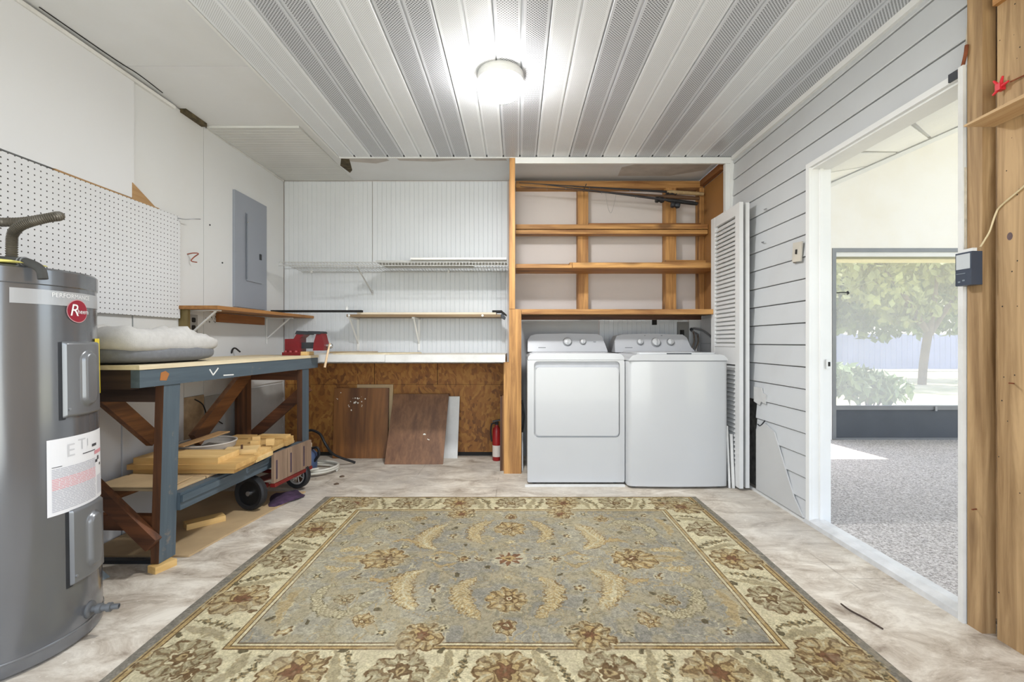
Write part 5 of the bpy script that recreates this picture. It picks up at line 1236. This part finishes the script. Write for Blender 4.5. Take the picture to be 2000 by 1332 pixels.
def console(t, poly, y0, y1, zb_, knobs, lamps, yface):
    bm = NB(); prism(bm, poly, 'y', y0, y1)
    for v in bm.verts:
        if v.co.y < (y0+y1)/2: v.co.y += (v.co.z-zb_)*0.42
    c = obj('console', bm, m_console, t, bevel=0.010, seg=3, smooth=35)
    for x, z, r in knobs:
        y = y0+(z-zb_)*0.42; M = Matrix.Translation((x, y, z)) @ Matrix.Rotation(PI/2-0.40, 4, 'X')
        bm = NB(); lathe(bm, [(r*1.25, -0.004), (r*1.25, 0.003), (r*1.12, 0.005)], 28, M); k = obj('knob', bm, m_seam, c, smooth=40)
        bm = NB(); lathe(bm, [(r, 0.003), (r, 0.018), (r*0.85, 0.022), (0.0001, 0.023)], 28, M); box(bm, -r*0.14, r*0.14, -r*0.8, r*0.8, 0.022, 0.027, M)
        # the cap belongs to the same dial
        me = k.data; b2 = NB(); b2.from_mesh(me); off = wloc(k)
        tmp = bpy.data.meshes.new('tmp'); bmesh.ops.translate(bm, verts=bm.verts, vec=-off)
        for f in bm.faces: f.material_index = 1; f.smooth = True
        bm.to_mesh(tmp); b2.from_mesh(tmp); b2.to_mesh(me); me.materials.append(m_white_gloss); b2.free(); bm.free(); bpy.data.meshes.remove(tmp)
    bm = NB()
    for x, z, ww in lamps:
        y = y0+(z-zb_)*0.42-0.0015; box(bm, x-ww, x+ww, y, y+0.004, z-0.003, z+0.003)
    obj('console_marks', bm, m_seam, c)

def dryer():
    t = thing('dryer', 'white front loading clothes dryer standing beside the wooden post', 'dryer', (0.41, 3.55, 0))
    x0, x1, yf, yb = 0.072, 0.750, 3.212, 3.88
    obj('cabinet', bx(x0, x1, yf+0.020, yb, 0.022, 0.874), m_white_gloss, t, bevel=0.006, seg=2, smooth=35)
    inner = rrect(x0+0.046, x1-0.034, 0.336, 0.866, 0.028)
    bm = NB(); ring_prism(bm, inner, x0, x1, 0.022, 0.874, yf, yf+0.0205); obj('front_frame', bm, m_white_gloss, t, smooth=35)
    bm = NB(); prism(bm, rrect(x0+0.050, x1-0.038, 0.818, 0.862, 0.012), 'y', yf+0.014, yf+0.0196); obj('grip_recess', bm, plain('recess_grey', (176, 177, 180), 0.4), t)
    bm = NB(); prism(bm, rrect(x0+0.058, x1-0.043, 0.347, 0.824, 0.026), 'y', yf-0.006, yf+0.018); obj('door', bm, m_white_gloss, t, bevel=0.005, seg=2, smooth=35)
    poly = [(x0+0.002, 0.876), (x1-0.002, 0.876), (x1-0.004, 0.895), (x1-0.022, 0.914), (x1-0.055, 0.921), (x0+0.055, 0.921), (x0+0.022, 0.914), (x0+0.004, 0.895)]
    bm = NB(); prism(bm, poly, 'y', yf+0.002, yb); obj('top', bm, m_white_gloss, t, bevel=0.006, seg=3, smooth=35)
    poly = [(x0+0.012, 0.922), (x1-0.025, 0.922), (x1-0.045, 0.990), (x1-0.062, 1.045), (x1-0.10, 1.064), (0.40, 1.070), (x0+0.08, 1.064), (x0+0.035, 1.050), (x0+0.014, 1.015)]
    console(t, poly, 3.68, yb, 0.922, [(0.405, 1.000, 0.030), (0.530, 1.000, 0.021)], [(0.625, 1.0, 0.010), (0.20, 0.955, 0.03)], 0)
    for x in (x0+0.05, x1-0.05):
        bm = NB(); lathe(bm, [(0.018, 0), (0.018, 0.022)], 12, Matrix.Translation((x, yf+0.07, 0))); obj('foot', bm, m_black, t)
        bm = NB(); lathe(bm, [(0.018, 0), (0.018, 0.022)], 12, Matrix.Translation((x, yb-0.06, 0))); obj('foot', bm, m_black, t)
dryer()
def washer():
    t = thing('washer', 'white top loading washing machine beside the louvered door', 'washing machine', (1.10, 3.5, 0))
    x0, x1, yf, yb = 0.757, 1.441, 3.138, 3.86
    pts = [(x0+0.012, yf+0.012), (x0+0.03, yf+0.005), (x0+0.16, yf-0.004), ((x0+x1)/2, yf-0.008), (x1-0.16, yf-0.004), (x1-0.03, yf+0.005), (x1-0.012, yf+0.012), (x1, yf+0.03), (x1, yb), (x0, yb), (x0, yf+0.03)]
    bm = NB(); prism(bm, pts, 'z', 0.016, 0.868); obj('cabinet', bm, m_white_gloss, t, bevel=0.004, seg=2, smooth=40)
    poly = [(x0+0.004, 0.873), (x1-0.004, 0.873), (x1-0.010, 0.890), (x1-0.030, 0.908), (x1-0.060, 0.916), (x0+0.060, 0.916), (x0+0.030, 0.908), (x0+0.010, 0.890)]
    bm = NB(); prism(bm, poly, 'y', yf-0.002, yb); obj('top', bm, m_white_gloss, t, bevel=0.006, seg=3, smooth=35)
    bm = NB(); prism(bm, rrect(x0+0.07, x1-0.07, yf+0.02, 3.62, 0.03), 'z', 0.9165, 0.928); lid = obj('lid', bm, m_white_gloss, t, bevel=0.004, seg=2, smooth=35)
    obj('grip_slot', bx(1.025, 1.195, yf+0.0190, yf+0.0215, 0.917, 0.924), m_dark_metal, lid)
    obj('seam', bx(x0+0.006, x1-0.006, yf+0.008, yb-0.01, 0.8682, 0.8728), m_seam, t)
    poly = [(x0+0.022, 0.918), (x1-0.020, 0.918), (x1-0.055, 0.960), (x1-0.075, 1.035), (x1-0.105, 1.060), (1.09, 1.068), (x0+0.09, 1.062), (x0+0.045, 1.048), (x0+0.026, 1.01)]
    console(t, poly, 3.66, yb, 0.918, [(0.985, 0.998, 0.022), (1.112, 0.996, 0.032), (1.228, 0.998, 0.025)], [(1.03, 1.052, 0.005), (1.165, 1.052, 0.006), (0.89, 0.955, 0.03)], 0)
    for x in (x0+0.05, x1-0.05):
        for y in (yf+0.06, yb-0.06):
            bm = NB(); lathe(bm, [(0.018, 0), (0.018, 0.016)], 12, Matrix.Translation((x, y, 0))); obj('foot', bm, m_black, t)
washer()
tag(obj('floor_board', bx(0.055, 0.745, 3.180, 3.205, 0.0, 0.012), m_trim_old), 'flat white strip on the floor along the front of the dryer', 'board')
leaning('white_board', 'thin white board upright between the post and the dryer', 0.036, 0.046, 3.56, 3.60, 0.30, 0.10, m_trim, 0, 'board')
bm = NB(); tube(bm, smooth_path([(0.040, 3.55, 0.305), (0.052, 3.55, 0.42), (0.044, 3.56, 0.50), (0.036, 3.555, 0.55)]), 0.008, 6); tag(obj('hose', bm, m_black, smooth=60), 'short black hose behind the dryer edge by the post', 'hose')
leaning('white_strip', 'taller of two white strips between washer and louvered door', 1.4475, 1.4600, 3.15, 3.19, 0.420, 0.012, m_trim_old, 0, 'strip')
leaning('white_strip', 'shorter of two white strips between washer and louvered door', 1.4690, 1.4870, 3.145, 3.18, 0.365, 0.012, m_trim_old, 0, 'strip')

# plumbing behind the washer
def hookup():
    t = thing('washer_hookup', 'grey washing machine hookup box with black plug and hoses on the bay wall', 'hookup', (1.45, 4.045, 1.05))
    obj('box', bx(1.405, 1.50, 4.030, 4.049, 1.00, 1.175), plain('hookup_grey', (128, 126, 122), 0.6), t, bevel=0.003)
    bm = NB(); box(bm, 1.425, 1.452, 4.005, 4.030, 1.055, 1.105); tube(bm, smooth_path([(1.438, 4.01, 1.06), (1.44, 3.98, 1.0), (1.45, 3.95, 0.93)]), 0.006, 6); obj('plug', bm, m_hole, t)
    for k, (x, mt) in enumerate(((1.525, m_steel), (1.560, m_steel))):
        bm = NB(); tube(bm, smooth_path([(x, 4.035, 1.10-0.02*k), (x, 3.98, 1.08-0.02*k), (x-0.01, 3.94, 1.00), (x-0.04, 3.92, 0.92), (x-0.06, 3.92, 0.80)]), 0.011, 8); obj('hose', bm, mt, t, smooth=60)
    bm = NB(); tube(bm, smooth_path([(1.54, 4.03, 1.12), (1.585, 3.95, 1.10), (1.592, 3.80, 1.05), (1.59, 3.70, 1.0)]), 0.009, 8); obj('hose', bm, m_grey_metal, t, smooth=60)
    bm = NB(); lathe(bm, [(0.012, 0), (0.016, 0.01), (0.010, 0.03)], 10, Matrix.Translation((1.525, 4.04, 1.11)) @ Matrix.Rotation(PI/2, 4, 'X')); obj('valve', bm, m_dark_metal, t)
hookup()
tag(obj('cable_clip', bx(1.185, 1.222, 4.030, 4.0495, 1.150, 1.195), m_hole, bevel=0.003), 'small black clip on the beadboard above the washer console', 'clip')
bm = NB(); tube(bm, smooth_path([(1.600, 3.62, 1.06), (1.575, 3.62, 1.05), (1.57, 3.63, 1.01), (1.59, 3.63, 1.03), (1.585, 3.64, 1.08)]), 0.006, 6); tag(obj('hook', bm, m_grey_metal, smooth=50), 'bent metal hook on the bay side wall by the louvered door', 'hook')

# folded louvered bifold door
def bifold():
    t = thing('bifold_door', 'folded white louvered bifold door at the side of the laundry bay', 'door', (1.53, 3.32, 0))
    mt = plain('door_white', (216, 216, 215), 0.4, 0, 0.02, 4)
    slat_me = None
    for X, ya, yb in ((1.492, 3.092, 3.545), (1.540, 3.105, 3.545)):
        leaf = bpy.data.objects.new('door_leaf', None); COL.objects.link(leaf); leaf.parent = t; leaf.location = Vector((X, ya, 0))-wloc(t); leaf.empty_display_size = 0.02
        th = 0.026; st = 0.062; wd = yb-ya
        L = lambda n, b: obj(n, bx(*b), mt, leaf, local=True, bevel=0.002)
        L('stile', (0, th, 0, st, 0.016, 1.94)); L('stile', (0, th, wd-st, wd, 0.016, 1.94))
        for z0, z1 in ((0.016, 0.135), (0.845, 0.965), (1.865, 1.94)): L('rail', (0.002, th-0.002, st, wd-st, z0, z1))
        for za, zb2 in ((0.137, 0.843), (0.967, 1.863)):
            n = int((zb2-za)/0.0305)
            for k in range(n):
                z = za+0.016+k*(zb2-za-0.01)/n
                if slat_me is None:
                    bm = bx(-0.0185, 0.0185, 0, wd-2*st-0.001, -0.003, 0.003, Matrix.Rotation(math.radians(-56), 4, 'Y')); so = obj('louver', bm, mt, leaf, local=True); slat_me = so.data
                else:
                    so = bpy.data.objects.new('louver', slat_me); COL.objects.link(so); so.parent = leaf
                so.location = (th/2, st+0.0005, z)
bifold()

# ------------------------------------------------------------------ small things on the siding wall and the bare studs
def switch():
    t = thing('wall_switch', 'beige switch plate hanging crooked on the siding beside the door', 'switch', (1.604, 2.625, 1.513), rot=(0.10, 0, 0))
    L = lambda n, bm, m, p=t, **k: obj(n, bm, m, p, local=True, **k)
    p = L('plate', bx(-0.012, -0.003, -0.040, 0.040, -0.055, 0.055), plain('beige_plate', (196, 190, 178), 0.5), bevel=0.003)
    L('toggle', bx(-0.017, -0.012, -0.006, 0.006, -0.012, 0.014), m_hole, p)
    bm = NB(); prism(bm, [(0.012, -0.04), (0.03, 0.0), (0.025, 0.045), (0.041, 0.045), (0.041, -0.06), (0.03, -0.062)], 'x', -0.004, 0.004); L('broken_edge', bm, plain('broken_grey', (140, 132, 122), 0.8), p)
switch()
for y, z, lab in ((3.00, 1.862, 'bent nail in the siding near the bifold door, upper one'), (3.03, 1.655, 'bent nail in the siding near the bifold door, lower one')):
    bm = NB(); tube(bm, smooth_path([(1.612, y, z), (1.598, y-0.02, z-0.004), (1.596, y-0.05, z-0.008)], 4), 0.0035, 6); tag(obj('nail', bm, m_grey_metal), lab, 'nail')
def sensor():
    t = thing('thermometer_box', 'dark slate weather sensor box with pale display fixed to the stud', 'sensor', (1.566, 1.606, 1.195))
    sl_ = plain('slate_plastic', (58, 66, 80), 0.4, 0, 0.03, 6)
    b = obj('body', bx(1.556, 1.5935, 1.578, 1.636, 1.197, 1.312), sl_, t, bevel=0.003)
    obj('display', bx(1.5545, 1.556, 1.583, 1.632, 1.254, 1.306), plain('display_grey', (190, 194, 196), 0.3), t)
    bm = NB(); box(bm, 1.555, 1.556, 1.60, 1.632, 1.238, 1.240); box(bm, 1.555, 1.556, 1.602, 1.610, 1.212, 1.217); box(bm, 1.555, 1.556, 1.618, 1.626, 1.208, 1.213); obj('print_marks', bm, plain('mark_grey', (128, 138, 146), 0.5), t)
    obj('clip', bx(1.560, 1.575, 1.578, 1.625, 1.3125, 1.323), m_trim_old, t, bevel=0.002)
sensor()
bm = NB(); tube(bm, smooth_path([(1.578, 1.570, 1.324), (1.588, 1.566, 1.345), (1.600, 1.560, 1.375), (1.612, 1.553, 1.43), (1.613, 1.535, 1.455), (1.612, 1.46, 1.50), (1.613, 1.40, 1.56)]), 0.0028, 6); tag(obj('cord', bm, plain('cord_cream', (206, 188, 150), 0.6), smooth=60), 'thin cream cord rising from the sensor box across the studs', 'cord')
bm = NB(); hexa(bm, [(1.508, 1.556, 1.726), (1.612, 1.556, 1.726), (1.614, 1.15, 1.73), (1.508, 1.15, 1.73), (1.508, 1.556, 1.732), (1.612, 1.556, 1.732), (1.614, 1.15, 1.748), (1.508, 1.15, 1.748)])
tag(obj('wooden_ledge', bm, m_stud_y), 'pale wooden ledge board sticking out from the bare studs', 'board')
def red_plug():
    t = thing('red_clip', 'small bright red plastic clip on a nail in the stud', 'clip', (1.60, 1.51, 1.84))
    red = plain('clip_red', (214, 40, 52), 0.4)
    obj('body', bx(1.592, 1.612, 1.520, 1.536, 1.834, 1.856), red, t, bevel=0.004)
    for a, b in (((1.60, 1.53, 1.85), (1.592, 1.54, 1.872)), ((1.60, 1.525, 1.85), (1.604, 1.522, 1.878)), ((1.60, 1.522, 1.845), (1.60, 1.500, 1.850)), ((1.60, 1.53, 1.84), (1.594, 1.545, 1.826))):
        bm = NB(); tube(bm, [a, b], [0.006, 0.003], 8); obj('prong', bm, red, t, smooth=50)
    bm = NB(); tube(bm, [(1.606, 1.50, 1.847), (1.612, 1.44, 1.846)], 0.0025, 6); obj('nail', bm, m_rust, t)
red_plug()
bm = NB(); tube(bm, [(1.600, 1.55, 0.985), (1.585, 1.555, 0.986)], 0.003, 6); bm.free()
for (x, y, z, lab) in ((1.613, 1.50, 0.865, 'rusty nail sticking out of the wide stud at waist height'), (1.592, 1.60, 0.42, 'rusty nail low in the narrow stud by the doorway')):
    bm = NB(); tube(bm, [(x+0.004, y, z), (x-0.022, y-0.01, z+0.002)], 0.0024, 6); tag(obj('nail', bm, m_rust), lab, 'nail')
def hinge():
    t = thing('hinge_remnant', 'rusty latch remnant hanging at the top corner of the doorway', 'latch', (1.60, 1.64, 1.95))
    obj('leaf', bx(1.590, 1.598, 1.66, 1.70, 1.955, 1.985), m_dark_metal, t, bevel=0.002)
    bm = NB(); tube(bm, smooth_path([(1.592, 1.66, 1.975), (1.590, 1.645, 1.985), (1.588, 1.632, 2.02), (1.590, 1.63, 2.05)]), 0.006, 6); obj('arm', bm, m_rust, t, smooth=60)
hinge()
bm = NB(); tube(bm, smooth_path([(1.27, 1.60, 0.004), (1.255, 1.66, 0.004), (1.235, 1.71, 0.005), (1.23, 1.75, 0.006)]), 0.003, 6); tag(obj('twig', bm, plain('twig_dark', (70, 56, 46), 0.8), smooth=60), 'short dark curved twig on the bare concrete near the doorway', 'twig')

# ------------------------------------------------------------------ garden seen through the screen
m_leaf = plain('leaf_green', (112, 128, 70), 0.6, 0, 0.3, 1.5); m_leaf2 = plain('leaf_olive', (146, 152, 92), 0.6, 0, 0.3, 1.5); m_bark = plain('bark', (110, 94, 80), 0.9, 0, 0.2, 8, 0.4)
def leaves(centres, n, size, seed, long=1.8):
    rg = random.Random(seed); bm = NB()
    for _ in range(n):
        c, r = rg.choice(centres); c = Vector(c)
        d = Vector((rg.gauss(0, 1), rg.gauss(0, 1), rg.gauss(0, 1))).normalized()*rg.random()**0.5
        p = c+Vector((d.x*r[0], d.y*r[1], d.z*r[2])); s = size*rg.uniform(0.6, 1.3)
        R_ = Euler((rg.uniform(0, 6.3), rg.uniform(0, 6.3), rg.uniform(0, 6.3))).to_matrix()
        q = [p+R_ @ Vector(v) for v in ((-s*long/2, 0, 0), (0, -s/2, s*0.08), (s*long/2, 0, 0), (0, s/2, s*0.08))]
        bm.faces.new([bm.verts.new(v) for v in q])
    return bm
def tree(label, base, h, blobs, n, size, seed, mat):
    t = thing('garden_tree', label, 'tree', base); bm = NB(); b = Vector(base); rg = random.Random(seed)
    top = b+Vector((0.2, 0, h*0.45)); tube(bm, smooth_path([b, b+Vector((0.06, 0, h*0.2)), top]), 0.09, 10)
    for c, r in blobs:
        c = Vector(c); tube(bm, smooth_path([top-Vector((0, 0, 0.3)), top.lerp(c, 0.5)+Vector((rg.uniform(-.2, .2), 0, rg.uniform(-.1, .3))), c]), [0.055]*8+[0.04]*8+[0.02], 8)
    obj('trunk', bm, m_bark, t, smooth=60)
    stuff(obj('foliage', leaves(blobs, n, size, seed), mat, t))
tree('large pale leaved garden tree with forked limbs seen through the screen', (10.1, 11.5, -0.065), 3.4, [((9.0, 11.6, 2.5), (1.0, .8, .7)), ((10.4, 11.4, 3.0), (1.1, .9, .6)), ((9.9, 11.8, 1.9), (.8, .7, .5)), ((11.1, 11.5, 2.3), (.6, .8, .6)), ((8.6, 11.2, 3.1), (.9, .8, .6))], 2600, 0.13, 21, m_leaf2)
tree('denser dark garden tree behind the forked one', (8.0, 13.5, -0.065), 3.0, [((8.6, 13.4, 1.9), (1.3, .9, .8)), ((10.4, 13.4, 1.75), (1.3, .9, .7)), ((12.2, 13.6, 2.0), (1.3, .9, .9)), ((11.6, 13.8, 3.2), (1.5, .9, .9)), ((7.9, 13.2, 3.0), (1.2, .9, .8)), ((9.6, 13.8, 2.0), (1.0, .8, .8)), ((10.6, 14.2, 2.8), (1.4, .8, 1.0)), ((9.2, 14, 3.4), (1.6, .8, .7))], 6500, 0.16, 22, m_leaf)
def shrub():
    t = thing('garden_shrub', 'broad leafy shrub just outside the lanai screen', 'shrub', (5.35, 7.0, -0.065))
    bm = NB(); rg = random.Random(8)
    for k in range(9):
        a = rg.uniform(0, 6.28); tube(bm, [(5.35+0.05*math.cos(a), 7+0.05*math.sin(a), -0.064), (5.35+0.4*math.cos(a), 7+0.3*math.sin(a), rg.uniform(0.3, 0.6))], [0.012, 0.005], 5)
    obj('stems', bm, m_bark, t)
    stuff(obj('foliage', leaves([((5.2, 7, 0.36), (.42, .35, .28)), ((5.6, 7.05, 0.30), (.40, .35, .25)), ((4.9, 7, 0.45), (.3, .3, .25))], 900, 0.075, 9, 2.6), plain('shrub_green', (120, 140, 96), 0.5, 0, 0.3, 2), t))
shrub()
def fence():
    t = thing('garden_fence', 'pale blue grey board fence across the far end of the garden', 'fence', (15, 17, -0.065))
    bm = NB()
    for k in range(60):
        x = 9.0+0.2*k; box(bm, x, x+0.188, 17.0, 17.02, 0.0, 1.28+0.01*(k % 3))
    stuff(obj('board_panel', bm, plain('fence_blue', (150, 156, 190), 0.7, 0, 0.05, 2), t))
    for z in (0.3, 1.05): obj('rail', bx(9, 21, 17.021, 17.06, z, z+0.09), m_siding_dim, t)
    for k in range(5): obj('post', bx(9+3*k, 9.09+3*k, 17.06, 17.15, -0.065, 1.35), m_siding_dim, t)
fence()
